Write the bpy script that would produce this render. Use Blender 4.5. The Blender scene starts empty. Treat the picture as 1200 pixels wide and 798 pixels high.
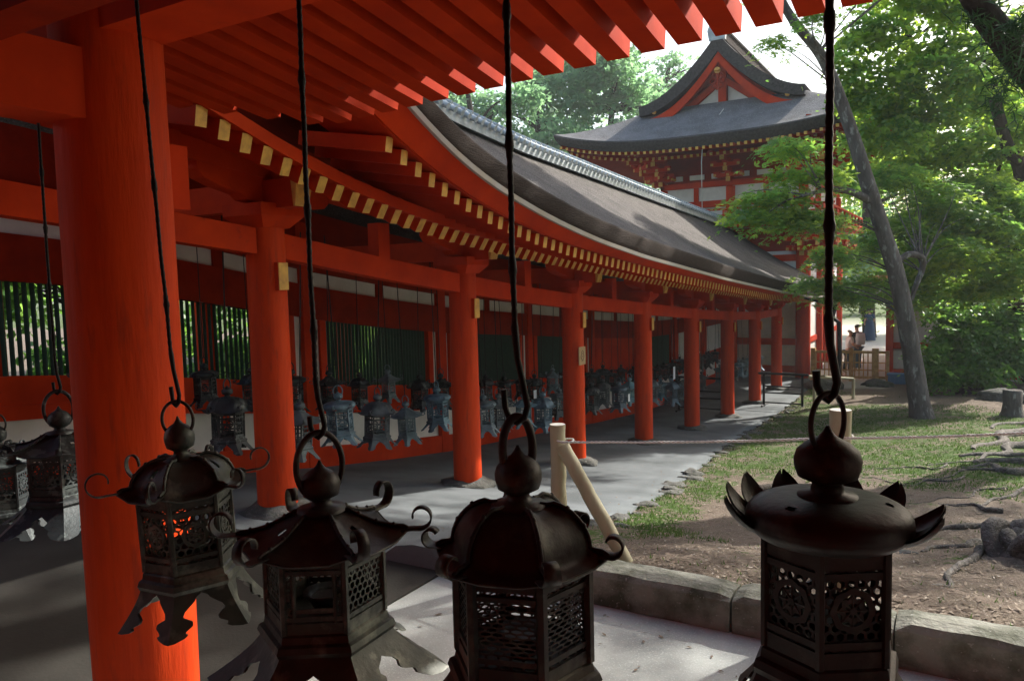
import bpy, bmesh, math, random
import numpy as np
from mathutils import Vector, Matrix, noise

random.seed(7); rng = np.random.default_rng(7)
R = math.radians
S = bpy.context.scene
COL = S.collection

# ------------------------------------------------------------------ camera
FPX = 900.0
CAM = Matrix.Translation((0, 0, 0)) @ Matrix.Rotation(R(30.5), 4, 'Z') @ Matrix.Rotation(R(85.5), 4, 'X') @ Matrix.Rotation(R(-1.43), 4, 'Z')
cd = bpy.data.cameras.new('camera'); cam = bpy.data.objects.new('camera', cd); COL.objects.link(cam)
cam.matrix_world = CAM; cd.sensor_width = 36; cd.lens = 27.0; cd.clip_start = .05; cd.clip_end = 1500
S.camera = cam
M3 = CAM.to_3x3()
# all heights are relative to the eye (z = 0 at the camera, the floor is about 1.9 m lower)

def ray(px, py): return M3 @ Vector(((px-600)/FPX, -(py-399)/FPX, -1))
def at_y(px, py, y): d = ray(px, py); return d*(y/d.y)
def at_x(px, py, x): d = ray(px, py); return d*(x/d.x)
def at_d(px, py, d): return ray(px, py)*d

def lerp(t, xs, ys): return float(np.interp(t, xs, ys))
def sm(a, b, x):
    t = min(1, max(0, (x-a)/(b-a))); return t*t*(3-2*t)
FY = [-30, 1.7, 3.7, 4.75, 6.2, 7.8, 9.3, 10.85, 13.9, 16.95, 20, 23, 26, 40]
FZ = [-1.88, -1.88, -1.92, -2.03, -2.26, -2.53, -2.74, -2.93, -3.20, -3.49, -3.72, -3.81, -3.80, -3.80]
def F(y): return lerp(y, FY, FZ)
def Fin(x, y):
    b = sm(-3.6, -3.2, x)*sm(3.6, 3.75, y)*(1-sm(3.9, 6.5, y))
    return F(y) + .2*b
LY = [0, 1.7, 4.75, 6.2, 7.8, 9.3, 10.85, 13.9, 16.95, 20.2, 23.3, 26, 40]
LZ = [.86, .80, .48, .27, .07, -.10, -.25, -.50, -.75, -.97, -1.12, -1.15, -1.15]
def L(y): return lerp(y, LY, LZ)
XP, XW = -5.28, -7.68
PY = [1.7+3.05*k for k in range(9)]
XE = ([3.7, 4.2, 7.35, 10.5, 15.7, 20, 24.7, 29.3], [-2.72, -2.72, -2.99, -3.41, -4.0, -4.28, -4.35, -4.4])
def xedge(y): return lerp(y, *XE)
def G(x, y):
    base = F(y)
    if y < 7: base = base + .2*(1-sm(4.2, 7, y))
    if y > 4: base += .34*sm(xedge(y), xedge(y)+4.5, x)*sm(5, 12, y)*(1-sm(23, 28, y))
    return base
def ground_at(px, py):
    z = -2.5
    for i in range(80):
        d = ray(px, py); P = d*(z/d.z); z = .6*z + .4*G(P.x, P.y)
    return Vector((P.x, P.y, G(P.x, P.y)))

# ------------------------------------------------------------------ materials
def mat(name, col, rough=.6, metal=0, spec=.5, var=None, vscale=4, vlo=.35, vhi=.65, bump=0, bscale=40, bdist=.01,
        var2=None, v2scale=30, v2lo=.55, v2hi=.6, stretch=(1, 1, 1), trans=0, transcol=None, detail=6, rvar=0, objr=0):
    m = bpy.data.materials.new(name); m.use_nodes = True
    nt = m.node_tree; N = nt.nodes; K = nt.links
    b = N['Principled BSDF']; out = N['Material Output']
    b.inputs['Roughness'].default_value = rough; b.inputs['Metallic'].default_value = metal
    b.inputs['Specular IOR Level'].default_value = spec
    b.inputs['Base Color'].default_value = (*col, 1)
    tc = N.new('ShaderNodeTexCoord'); mp = N.new('ShaderNodeMapping'); K.new(tc.outputs['Object'], mp.inputs['Vector'])
    mp.inputs['Scale'].default_value = stretch
    def nz(sc, d=detail):
        n = N.new('ShaderNodeTexNoise'); n.inputs['Scale'].default_value = sc; n.inputs['Detail'].default_value = d
        n.inputs['Roughness'].default_value = .6
        K.new(mp.outputs[0], n.inputs['Vector']); return n.outputs['Fac']
    def ramp(src, lo, hi):
        r = N.new('ShaderNodeMapRange'); r.inputs[1].default_value = lo; r.inputs[2].default_value = hi
        K.new(src, r.inputs[0]); return r.outputs[0]
    def mix(fac, a, bb):
        x = N.new('ShaderNodeMix'); x.data_type = 'RGBA'; K.new(fac, x.inputs[0])
        if hasattr(a, 'links'): K.new(a, x.inputs[6])
        else: x.inputs[6].default_value = (*a, 1)
        x.inputs[7].default_value = (*bb, 1); return x.outputs[2]
    c = None
    if var is not None:
        c = mix(ramp(nz(vscale), vlo, vhi), col, var)
        K.new(c, b.inputs['Base Color'])
    if var2 is not None:
        c = mix(ramp(nz(v2scale), v2lo, v2hi), c if c is not None else col, var2)
        K.new(c, b.inputs['Base Color'])
    if objr:
        oi = N.new('ShaderNodeObjectInfo'); hs = N.new('ShaderNodeHueSaturation'); a_ = N.new('ShaderNodeMapRange'); a_.inputs[3].default_value = 1-objr; a_.inputs[4].default_value = 1+objr
        K.new(oi.outputs['Location'], (wn := N.new('ShaderNodeTexWhiteNoise')).inputs['Vector']); K.new(wn.outputs['Value'], a_.inputs[0]); K.new(a_.outputs[0], hs.inputs['Value'])
        a2_ = N.new('ShaderNodeMapRange'); a2_.inputs[3].default_value = .35; a2_.inputs[4].default_value = 1.15; K.new(wn.outputs['Value'], a2_.inputs[0]); K.new(a2_.outputs[0], hs.inputs['Saturation'])
        K.new(c, hs.inputs['Color']); K.new(hs.outputs[0], b.inputs['Base Color'])
    if rvar:
        r = N.new('ShaderNodeMapRange'); r.inputs[3].default_value = rough-rvar; r.inputs[4].default_value = rough+rvar
        K.new(nz(vscale*2.3), r.inputs[0]); K.new(r.outputs[0], b.inputs['Roughness'])
    if bump:
        bp = N.new('ShaderNodeBump'); bp.inputs['Strength'].default_value = bump; bp.inputs['Distance'].default_value = bdist
        K.new(nz(bscale), bp.inputs['Height']); K.new(bp.outputs[0], b.inputs['Normal'])
    if trans:
        t = N.new('ShaderNodeBsdfTranslucent'); t.inputs[0].default_value = (*(transcol or col), 1)
        ms = N.new('ShaderNodeMixShader'); ms.inputs[0].default_value = trans
        K.new(b.outputs[0], ms.inputs[1]); K.new(t.outputs[0], ms.inputs[2]); K.new(ms.outputs[0], out.inputs['Surface'])
    return m

RED = mat('vermilion_paint', (.56, .043, .006), .65, spec=.07, var=(.42, .029, .006), vscale=2.2, bump=.25, bscale=14, bdist=.006, var2=(.36, .03, .012), v2scale=9, v2lo=.64, v2hi=.75)
REDP = mat('vermilion_pillar', (.62, .055, .007), .6, spec=.1, var=(.44, .034, .006), vscale=3, vlo=.3, vhi=.7, stretch=(3, 3, .4), bump=.5, bscale=14, bdist=.008, var2=(.34, .035, .012), v2scale=8, v2lo=.56, v2hi=.72)
REDD = mat('old_red_paint', (.31, .024, .006), .7, spec=.06, var=(.22, .017, .006), vscale=3, bump=.2, bscale=20)  # darker red for ceilings, soffits, recessed boards and the rear wall
YEL = mat('ochre_paint', (.74, .40, .065), .6, var=(.50, .25, .05), vscale=12)
WHT = mat('lime_plaster', (.72, .70, .66), .85, var=(.60, .58, .54), vscale=2.5, bump=.1, bscale=30)
GRN = mat('green_slat_paint', (.012, .045, .03), .6, var=(.02, .06, .04), vscale=10)
BARK = mat('cypress_bark_roof', (.115, .10, .092), .9, spec=.3, var=(.065, .056, .052), vscale=2.2, bump=1, bscale=32, bdist=.06, var2=(.24, .225, .215), v2scale=38, v2lo=.54, v2hi=.68)
BARKG = mat('weathered_bark_roof', (.21, .205, .21), .9, spec=.3, var=(.14, .135, .135), vscale=2, bump=1, bscale=26, bdist=.06, var2=(.32, .31, .30), v2scale=24, v2lo=.54, v2hi=.68)
BARKF = mat('grey_bark_edge', (.085, .078, .075), .95, spec=.1, var=(.05, .045, .043), vscale=14, bump=.8, bscale=30, bdist=.03)
BARKE = mat('bark_roof_edge', (.045, .034, .029), .95, spec=.1, var=(.025, .019, .017), vscale=20, stretch=(1, .3, 6), bump=.8, bscale=30, bdist=.02)
TILE = mat('grey_roof_tile', (.50, .54, .56), .5, var=(.30, .34, .36), vscale=6, bump=.3, bscale=30)
GOLDB = mat('pale_edge_board', (.42, .40, .39), .7, var=(.42, .36, .30), vscale=5)
BRZ = mat('dark_bronze', (.028, .023, .021), .5, metal=.45, var=(.022, .018, .018), vscale=9, bump=.5, bscale=60, bdist=.002, var2=(.075, .075, .06), v2scale=14, v2lo=.50, v2hi=.66, rvar=.15)
BRZG = mat('greenish_bronze', (.065, .068, .058), .5, metal=.4, var=(.025, .03, .028), vscale=10, bump=.6, bscale=45, bdist=.003, var2=(.17, .18, .15), v2scale=14, v2lo=.52, v2hi=.68, rvar=.12)
BRZB = mat('rusty_bronze', (.026, .018, .016), .5, metal=.4, var=(.015, .012, .012), vscale=7, bump=.5, bscale=70, bdist=.002, var2=(.06, .05, .042), v2scale=16, v2lo=.55, v2hi=.7, rvar=.1)
VERD = mat('verdigris_bronze', (.13, .21, .26), .6, metal=.25, var=(.05, .08, .10), vscale=9, vlo=.3, vhi=.7, bump=.5, bscale=50, bdist=.004, objr=.5)
VERD2 = mat('pale_verdigris', (.17, .27, .31), .65, metal=.2, var=(.07, .11, .13), vscale=8, vlo=.3, vhi=.7, bump=.5, bscale=50, bdist=.004, objr=.5)
DRKL = mat('dark_patina', (.045, .055, .06), .55, metal=.4, var=(.02, .022, .024), vscale=9, bump=.5, bscale=50, bdist=.004, var2=(.10, .12, .12), v2scale=10)
IRON = mat('black_iron', (.012, .012, .013), .45, metal=.6, bump=.5, bscale=80, bdist=.003)
CONC = mat('packed_floor', (.15, .165, .175), .9, spec=.2, var=(.085, .095, .10), vscale=1.1, bump=.35, bscale=60, bdist=.006, var2=(.175, .19, .20), v2scale=120, v2lo=.58, v2hi=.7)
PATH = mat('pale_paving', (.44, .46, .445), .88, spec=.25, var=(.29, .31, .30), vscale=2.6, bump=.4, bscale=90, bdist=.005, var2=(.56, .59, .60), v2scale=90, v2lo=.55, v2hi=.7)
GRAN = mat('granite_kerb', (.19, .19, .16), .88, var=(.05, .055, .032), vscale=5, vlo=.42, vhi=.62, bump=.8, bscale=25, bdist=.02, var2=(.34, .34, .32), v2scale=40, v2lo=.60, v2hi=.75)
ROCK = mat('grey_rock', (.10, .098, .092), .9, var=(.045, .045, .034), vscale=6, bump=.9, bscale=18, bdist=.03, var2=(.22, .22, .20), v2scale=22, v2lo=.60, v2hi=.72)
TRK = mat('grey_tree_bark', (.14, .125, .115), .9, spec=.2, var=(.07, .06, .055), vscale=5, stretch=(1, 1, .35), bump=1, bscale=16, bdist=.04, var2=(.27, .27, .25), v2scale=9, v2lo=.56, v2hi=.66)
TRKD = mat('dark_tree_bark', (.05, .038, .03), .9, spec=.2, var=(.03, .024, .02), vscale=6, stretch=(1, 1, .3), bump=1, bscale=14, bdist=.05)
ROOT = mat('weathered_root', (.14, .12, .108), .9, var=(.07, .06, .05), vscale=7, vlo=.4, vhi=.6, stretch=(2, .6, 2), bump=1, bscale=22, bdist=.04, var2=(.25, .235, .22), v2scale=20, v2lo=.57, v2hi=.7)
LOG = mat('peeled_log', (.42, .39, .27), .65, var=(.32, .28, .18), vscale=4, stretch=(2, 2, .5), bump=.3, bscale=25, bdist=.004, var2=(.30, .21, .13), v2scale=14, v2lo=.68, v2hi=.74)
LOGE = mat('log_end', (.74, .72, .66), .7, var=(.62, .58, .5), vscale=30)
ROPE = mat('white_rope', (.74, .72, .68), .8, var=(.62, .60, .56), vscale=60, vlo=.45, vhi=.55)
WOOD = mat('golden_fence_wood', (.70, .42, .17), .6, var=(.42, .22, .08), vscale=6)
PAPER = mat('white_paper', (.80, .82, .86), .9)
BOARDM = mat('notice_board_wood', (.45, .30, .15), .7, var=(.36, .22, .1), vscale=14)
INK = mat('brown_ink', (.12, .06, .03), .8)
BLUE = mat('blue_plastic', (.10, .22, .45), .5)
L1 = mat('maple_leaf', (.085, .19, .04), .5, var=(.06, .15, .06), vscale=.8, trans=.6, transcol=(.30, .56, .09))
L2 = mat('bright_leaf', (.12, .24, .03), .5, var=(.08, .19, .04), vscale=.8, trans=.62, transcol=(.52, .72, .09))
L3 = mat('dark_shrub_leaf', (.06, .15, .035), .40, var=(.08, .19, .045), vscale=1.5, trans=.45, transcol=(.2, .44, .07))
L4 = mat('background_leaf', (.13, .25, .14), .6, var=(.09, .19, .12), vscale=.35, trans=.55, transcol=(.34, .60, .28))  # distant haze put into the paler, bluer leaf colour
L5 = mat('cedar_needles', (.03, .075, .03), .6, var=(.02, .05, .02), vscale=2, trans=.25, transcol=(.07, .18, .03))
GRS = mat('moss_grass', (.05, .10, .02), .7, var=(.08, .12, .03), vscale=2, trans=.3, transcol=(.11, .2, .035))
LIT = mat('leaf_litter', (.11, .078, .052), .85, var=(.19, .14, .10), vscale=8, var2=(.34, .29, .24), v2scale=30, v2lo=.58, v2hi=.62)
SKIN = mat('skin', (.50, .30, .21), .6); HAIR = mat('dark_hair', (.015, .012, .01), .6); HAIRG = mat('grey_hair', (.35, .34, .33), .6)
SHW = mat('white_shirt', (.78, .78, .80), .8); SHD = mat('dark_vest', (.02, .03, .05), .8); TRB = mat('black_trousers', (.015, .015, .018), .8)
JEAN = mat('grey_blue_trousers', (.08, .12, .16), .8); NAVY = mat('navy_robe', (.02, .05, .10), .8); PAK = mat('pale_backpack', (.7, .72, .74), .7)

def ground_mat():
    m = bpy.data.materials.new('garden_ground'); m.use_nodes = True; nt = m.node_tree; N = nt.nodes; K = nt.links
    b = N['Principled BSDF']; b.inputs['Roughness'].default_value = .95; b.inputs['Specular IOR Level'].default_value = .15
    tc = N.new('ShaderNodeTexCoord')
    def nz(sc, d=8, r=.65):
        n = N.new('ShaderNodeTexNoise'); n.inputs['Scale'].default_value = sc; n.inputs['Detail'].default_value = d; n.inputs['Roughness'].default_value = r
        K.new(tc.outputs['Object'], n.inputs['Vector']); return n.outputs['Fac']
    def mr(s, a, bb, c=0, d=1):
        r = N.new('ShaderNodeMapRange'); K.new(s, r.inputs[0]); r.inputs[1].default_value = a; r.inputs[2].default_value = bb
        r.inputs[3].default_value = c; r.inputs[4].default_value = d; return r.outputs[0]
    def mix(f, a, bb):
        x = N.new('ShaderNodeMix'); x.data_type = 'RGBA'; K.new(f, x.inputs[0])
        for i, v in ((6, a), (7, bb)):
            if isinstance(v, tuple): x.inputs[i].default_value = (*v, 1)
            else: K.new(v, x.inputs[i])
        return x.outputs[2]
    def mth(op, a, bb):
        x = N.new('ShaderNodeMath'); x.operation = op
        for i, v in ((0, a), (1, bb)):
            if isinstance(v, (int, float)): x.inputs[i].default_value = v
            else: K.new(v, x.inputs[i])
        return x.outputs[0]
    soil = mix(mr(nz(60), .4, .6), (.095, .072, .052), (.20, .16, .125))
    soil = mix(mr(nz(7), .42, .62), soil, (.17, .13, .105))
    soil = mix(mr(nz(130, 3), .6, .68), soil, (.42, .36, .30))
    green = mix(mr(nz(25), .35, .65), (.045, .085, .018), (.08, .125, .032))
    sx = N.new('ShaderNodeSeparateXYZ'); K.new(tc.outputs['Object'], sx.inputs[0])
    att = N.new('ShaderNodeAttribute'); att.attribute_name = 'moss'
    f = mth('ADD', att.outputs['Fac'], mr(nz(1.6), .3, .7, -.45, .45))
    f = mth('ADD', f, mr(nz(14), .3, .7, -.35, .35))
    f = mr(f, .4, .62)
    c = mix(f, soil, green)
    sand = mix(mr(nz(40), .35, .65), (.60, .56, .50), (.50, .46, .41))
    a2 = N.new('ShaderNodeAttribute'); a2.attribute_name = 'plaza'
    c = mix(a2.outputs['Fac'], c, sand)
    K.new(c, b.inputs['Base Color'])
    bp = N.new('ShaderNodeBump'); bp.inputs['Strength'].default_value = .9; bp.inputs['Distance'].default_value = .03
    K.new(nz(50, 8, .7), bp.inputs['Height']); K.new(bp.outputs[0], b.inputs['Normal'])
    return m
GROUND = ground_mat()

# ------------------------------------------------------------------ mesh helpers
class MB:
    def __init__(s): s.v = []; s.f = []; s.m = []; s.sm = []
    def add(s, vs, fs, m=0, smooth=False):
        o = len(s.v); s.v += [tuple(p) for p in vs]
        for f in fs: s.f.append(tuple(i+o for i in f)); s.m.append(m); s.sm.append(smooth)
        return s
    def box(s, x0, x1, y0, y1, z0, z1, m=0, b=0):
        vs = [(x0,y0,z0),(x1,y0,z0),(x1,y1,z0),(x0,y1,z0),(x0,y0,z1),(x1,y0,z1),(x1,y1,z1),(x0,y1,z1)]
        return s.add(vs, [(0,3,2,1),(4,5,6,7),(0,1,5,4),(1,2,6,5),(2,3,7,6),(3,0,4,7)], m)
    def beam(s, a, b, w, h, m=0, up=(0,0,1), mend=None, chamfer=0):
        """rectangular bar from a to b; w across, h along up; mend = material of the b end"""
        a = Vector(a); b = Vector(b); d = (b-a).normalized(); up = Vector(up)
        r = d.cross(up).normalized(); u = r.cross(d).normalized()
        vs = []
        for p in (a, b):
            for (i, j) in ((-1,-1),(1,-1),(1,1),(-1,1)): vs.append(p + r*(i*w/2) + u*(j*h/2))
        fs = [(0,1,5,4),(1,2,6,5),(2,3,7,6),(3,0,4,7),(0,3,2,1)]
        s.add(vs, fs, m); s.add(vs[4:], [(0,1,2,3)], m if mend is None else mend)
        return s
    def tube(s, pts, rad, n=8, m=0, cap=True, smooth=True, sq=1.0, up0=None):
        pts = [Vector(p) for p in pts]; k = len(pts)
        if not hasattr(rad, '__len__'): rad = [rad]*k
        rings = []; prev = None
        for i, p in enumerate(pts):
            t = (pts[min(i+1, k-1)] - pts[max(i-1, 0)]).normalized()
            if prev is None:
                q = Vector(up0) if up0 else (Vector((1,0,0)) if abs(t.x) < .9 else Vector((0,1,0)))
            else: q = prev
            q = (q - t*q.dot(t)).normalized(); prev = q; w = t.cross(q)
            rings.append([p + (q*math.cos(2*math.pi*j/n) + w*(math.sin(2*math.pi*j/n)*sq))*rad[i] for j in range(n)])
        vs = [v for r in rings for v in r]
        fs = [(i*n+j, i*n+(j+1) % n, (i+1)*n+(j+1) % n, (i+1)*n+j) for i in range(k-1) for j in range(n)]
        s.add(vs, fs, m, smooth)
        if cap:
            s.add(rings[0], [tuple(range(n-1, -1, -1))], m); s.add(rings[-1], [tuple(range(n))], m)
        return s
    def lathe(s, prof, n=24, c=(0,0,0), m=0, smooth=True, cap=True):
        k = len(prof)
        vs = [(c[0]+r*math.cos(2*math.pi*j/n), c[1]+r*math.sin(2*math.pi*j/n), c[2]+z) for r, z in prof for j in range(n)]
        fs = [(i*n+j, i*n+(j+1) % n, (i+1)*n+(j+1) % n, (i+1)*n+j) for i in range(k-1) for j in range(n)]
        s.add(vs, fs, m, smooth)
        if cap:
            s.add(vs[:n], [tuple(range(n-1, -1, -1))], m); s.add(vs[-n:], [tuple(range(n))], m)
        return s
    def prism(s, outl, fn, t0, t1, m=0):
        """outl: 2-D outline; fn(u,v,w) -> 3-D point"""
        n = len(outl)
        vs = [fn(u, v, t0) for u, v in outl] + [fn(u, v, t1) for u, v in outl]
        fs = [tuple(range(n-1, -1, -1)), tuple(range(n, 2*n))] + [(i, (i+1) % n, n+(i+1) % n, n+i) for i in range(n)]
        return s.add(vs, fs, m)
    def grid(s, P, m=0, smooth=True, flip=False):
        """P[i][j] points"""
        a, b = len(P), len(P[0]); vs = [p for r in P for p in r]; fs = []
        for i in range(a-1):
            for j in range(b-1):
                q = (i*b+j, (i+1)*b+j, (i+1)*b+j+1, i*b+j+1); fs.append(q[::-1] if flip else q)
        return s.add(vs, fs, m, smooth)
    def build(s, name, mats, parent=None, org=None):
        me = bpy.data.meshes.new(name)
        o = Vector(org) if org is not None else (parent.get('_o') and Vector(parent['_o']) if parent is not None else None)
        vs = s.v
        if o: vs = [(p[0]-o.x, p[1]-o.y, p[2]-o.z) for p in vs]
        me.from_pydata(vs, [], s.f)
        if not isinstance(mats, (list, tuple)): mats = [mats]
        for q in mats: me.materials.append(q)
        me.polygons.foreach_set('material_index', s.m); me.polygons.foreach_set('use_smooth', s.sm); me.update()
        ob = bpy.data.objects.new(name, me); COL.objects.link(ob)
        if parent is not None: ob.parent = parent
        elif o: ob.location = o
        return ob

ORG = {}
def thing(name, label, cat, loc=(0,0,0), group=None, kind=None):
    o = bpy.data.objects.new(name, None); COL.objects.link(o); o.empty_display_size = .1
    o.location = loc; tag(o, label, cat, group, kind); return o
def tag(o, label=None, cat=None, group=None, kind=None):
    if label: o['label'] = label
    if cat: o['category'] = cat
    if group: o['group'] = group
    if kind: o['kind'] = kind
    return o
def part(mb, name, mats, parent):           # vertices given in world space, parent unrotated
    return mb.build(name, mats, parent, org=parent.location if parent.parent is None else ROOT_OF(parent))
def ROOT_OF(p):
    while p.parent is not None: p = p.parent
    return p.location
def lpart(mb, name, mats, parent): return mb.build(name, mats, parent, org=(0,0,0))
def struct(o): o['kind'] = 'structure'; return o
def fastmesh(name, V, nper, mats, parent=None, org=(0,0,0), matidx=None, smooth=False):
    """V: (n*nper,3) array, faces of nper verts each"""
    me = bpy.data.meshes.new(name); n = len(V)//nper
    V = np.asarray(V, dtype=np.float32) - np.array(org, dtype=np.float32)
    me.vertices.add(len(V)); me.vertices.foreach_set('co', V.ravel())
    me.loops.add(n*nper); me.loops.foreach_set('vertex_index', np.arange(n*nper, dtype=np.int32))
    me.polygons.add(n); me.polygons.foreach_set('loop_start', np.arange(0, n*nper, nper, dtype=np.int32))
    if matidx is not None: me.polygons.foreach_set('material_index', np.asarray(matidx, dtype=np.int32))
    if not isinstance(mats, (list, tuple)): mats = [mats]
    for q in mats: me.materials.append(q)
    me.update(); me.validate()
    ob = bpy.data.objects.new(name, me); COL.objects.link(ob)
    if parent is not None: ob.parent = parent
    else: ob.location = org
    return ob

# ------------------------------------------------------------------ ground sheet
def axis(segs):
    out = []
    for a, b, d in segs:
        n = max(1, int(round((b-a)/d))); out += list(np.linspace(a, b, n, endpoint=False))
    out.append(segs[-1][1]); return out
xs = axis([(-400,-60,40),(-60,-20,5),(-20,-8,1.5),(-8,-4.6,.5),(-4.6,4.2,.07),(4.2,8,.4),(8,30,2),(30,60,6),(60,400,40)])
ys = axis([(-200,-20,30),(-20,2,3),(2,4.0,.5),(4.0,4.16,.08),(4.16,14,.07),(14,24,.14),(24,30,.3),(30,60,3),(60,120,12),(120,600,60)])
def hump(x, y, cx, cy, rx, ry, h):
    return h*math.exp(-((x-cx)/rx)**2-((y-cy)/ry)**2)
def ground_z(x, y):
    if y < 4.15: return -2.1
    z = G(x, y)
    xe = xedge(y)
    if x < xe+.02 and y < 29.2 and x > -12: return z-.35
    n = noise.noise(Vector((x*1.1, y*1.1, 0)))*.05 + noise.noise(Vector((x*4, y*4, 3)))*.018 + noise.noise(Vector((x*11, y*11, 5)))*.010
    k = sm(xe, xe+.3, x)*sm(4.15, 4.5, y)
    if y > 30: k *= max(0, 1-(y-30)/8)
    return z + n*k + hump(x, y, .5, 6.9, .7, .9, .12)
verts = []; moss = []; plaza = []
for y in ys:
    for x in xs:
        verts.append((x, y, ground_z(x, y)))
        xe = xedge(min(max(y, 4), 29))
        m_ = .0
        d = x-xe
        m_ = max(.62*math.exp(-((d-.35)/.45)**2)*sm(4.6, 6, y), .62*sm(9, 11.5, y+.25*x)*(1-sm(21, 24, y+.5*(x+1)))*sm(.0, .8, d))
        m_ = max(m_, .1)
        moss.append(m_ if y < 45 else .7)
        p_ = sm(26.6, 27.2, y-.25*(x+4))*(1-sm(58, 62, y))*sm(-9.5, -9, x)*(1-sm(-2.3, -1.9, x)) if y > 24 else 0
        if y > 40: p_ = (1-sm(58, 62, y))*sm(-9.5, -9, x)*(1-sm(6, 8, x))
        plaza.append(p_)
nx = len(xs)
faces = [(j*nx+i, j*nx+i+1, (j+1)*nx+i+1, (j+1)*nx+i) for j in range(len(ys)-1) for i in range(nx-1)]
me = bpy.data.meshes.new('ground'); me.from_pydata(verts, [], faces)
for nm, arr in (('moss', moss), ('plaza', plaza)):
    a = me.attributes.new(nm, 'FLOAT', 'POINT'); a.data.foreach_set('value', arr)
me.polygons.foreach_set('use_smooth', [True]*len(faces)); me.materials.append(GROUND)
gr = bpy.data.objects.new('ground', me); COL.objects.link(gr); struct(gr)

# corridor floor (packed earth) and the lower paving in front
mb = MB(); P = []
yy = [3.97] + list(np.arange(4.1, 29.4, .2))
for y in yy:
    xe = xedge(y)+.03*math.sin(y*3.1)+.03*math.sin(y*7.7+1); row = []
    for t in np.linspace(0, 1, 26):
        x = -11.2 + (xe+11.2)*t; row.append((x, y, Fin(x, y)))
    row.append((xe+.01, y, Fin(xe, y)-.4)); P.append(row)
mb.grid(P, 0, True, flip=True)
P = [[(x, 3.97, Fin(x, 3.97)) for x in np.linspace(-11.2, -2.72, 60)], [(x, 3.969, -2.2) for x in np.linspace(-11.2, -2.72, 60)]]
mb.grid(P, 0, False)
struct(mb.build('corridor_floor', CONC))
mb = MB(); mb.box(-14, 14, -6, 3.966, -2.2, -1.9); mb.box(-2.73, 14, 3.966, 3.99, -2.2, -1.9); struct(mb.build('path', PATH))
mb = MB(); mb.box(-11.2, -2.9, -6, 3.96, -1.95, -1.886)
FLOOR_SHADE = mat('dark_earth_floor', (.050, .047, .042), .9, spec=.15, var=(.034, .032, .028), vscale=1.5, bump=.4, bscale=50, bdist=.006)
# gallery floor a touch above the paving; near roof's shade put into its colour
struct(mb.build('gallery_floor', FLOOR_SHADE))

# granite kerb
def rockmesh(mb, c, r, seed, sub=2, m=0, flat=1.0, jag=.35):
    bm = bmesh.new(); bmesh.ops.create_icosphere(bm, subdivisions=sub, radius=1)
    vs = []
    for v in bm.verts:
        d = v.co.normalized(); k = 1 + jag*noise.noise(d*1.6+Vector((seed*3.1, seed, 0))) + jag*.4*noise.noise(d*4+Vector((seed, 0, seed*2)))
        q = d*k; q = Vector((q.x*r[0], q.y*r[1], q.z*r[2]))
        if q.z < -.4*r[2]: q.z = -.4*r[2]
        vs.append((c[0]+q.x, c[1]+q.y, c[2]+q.z))
    mb.add(vs, [tuple(v.index for v in f.verts) for f in bm.faces], m, True); bm.free()
mb = MB(); x = -2.98; i = 0
while x < 9:
    w = random.uniform(.75, 1.25); top = -1.70+random.uniform(-.015, .02)+max(0, (x-0))*.004
    n1, n2 = 14, 5; d0 = 3.99+random.uniform(-.012, .012)
    T = []
    for a in range(n1+1):
        row = []
        xx = x + w*a/n1
        jit = noise.noise(Vector((xx*5, 1, 0)))*.02 + noise.noise(Vector((xx*17, 3, 0)))*.008
        endr = -.018 if a in (0, n1) else 0
        yb = 4.22 + noise.noise(Vector((xx*4, 9, 0)))*.05
        for (yy_, zz_) in ((d0+jit*.5, -2.0), (d0+jit*.6-.006, -1.85), (d0+jit, top-.03), (d0+jit+.022, top+jit*.4+endr), (4.09, top+.01+jit*.3+endr), (yb, top-.005+endr), (yb+.02, top-.12)):
            row.append((xx, yy_, zz_))
        T.append(row)
    mb.grid(T, 0, False, flip=False)
    for e in (0, n1):
        ring = T[e]; mb.add(ring, [tuple(range(len(ring))) if e == 0 else tuple(range(len(ring)-1, -1, -1))], 0)
    x += w + random.uniform(.006, .02)
struct(mb.build('kerb', GRAN))

# ------------------------------------------------------------------ corridor building
ZE = ([4.2, 4.55, 4.93, 5.42, 5.91, 6.44, 7.26, 8.41, 10, 14.13, 18.97, 24, 29.3], [1.76, 1.56, 1.35, 1.10, .93, .79, .62, .44, .26, -.09, -.44, -.74, -.82])
def smooth_prof(xs_, ys_, lo, hi):
    g = np.linspace(lo, hi, 400); v = np.interp(g, xs_, ys_)
    k = np.ones(9)/9
    for _ in range(3):
        vp = np.concatenate([np.full(4, v[0]) - (v[4:0:-1]-v[0]), v, np.full(4, v[-1]) - (v[-2:-6:-1]-v[-1])]); v = np.convolve(vp, k, 'valid')
    return g, v
_ge, _ve = smooth_prof(*ZE, 4.2, 29.3)
def ze(y): return float(np.interp(y, _ge, _ve))
ZR = ([0, 4, 8, 11.2, 13.2, 15.6, 18.3, 23.7, 28.5, 30], [4.2, 3.85, 3.35, 3.02, 2.84, 2.72, 2.58, 2.3, 2.08, 2.05])
_gr, _vr = smooth_prof(*ZR, 0, 30)
def zr(y): return float(np.interp(y, _gr, _vr))
Z1 = ([3.0, 3.57, 4.29, 5, 5.77, 6.58, 7.63, 8.32, 12.34, 18.97, 24, 30], [1.36, 1.17, .92, .73, .58, .46, .34, .28, -.06, -.53, -.78, -.84])
Z2 = ([4.2, 4.5, 4.9, 5.26, 5.62, 6.06, 6.52, 7.41, 8.15, 9.11, 10.1, 11.41, 14.13, 18.97, 24, 30], [1.46, 1.30, 1.10, .95, .82, .69, .58, .42, .32, .22, .13, .01, -.20, -.56, -.84, -.92])

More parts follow.
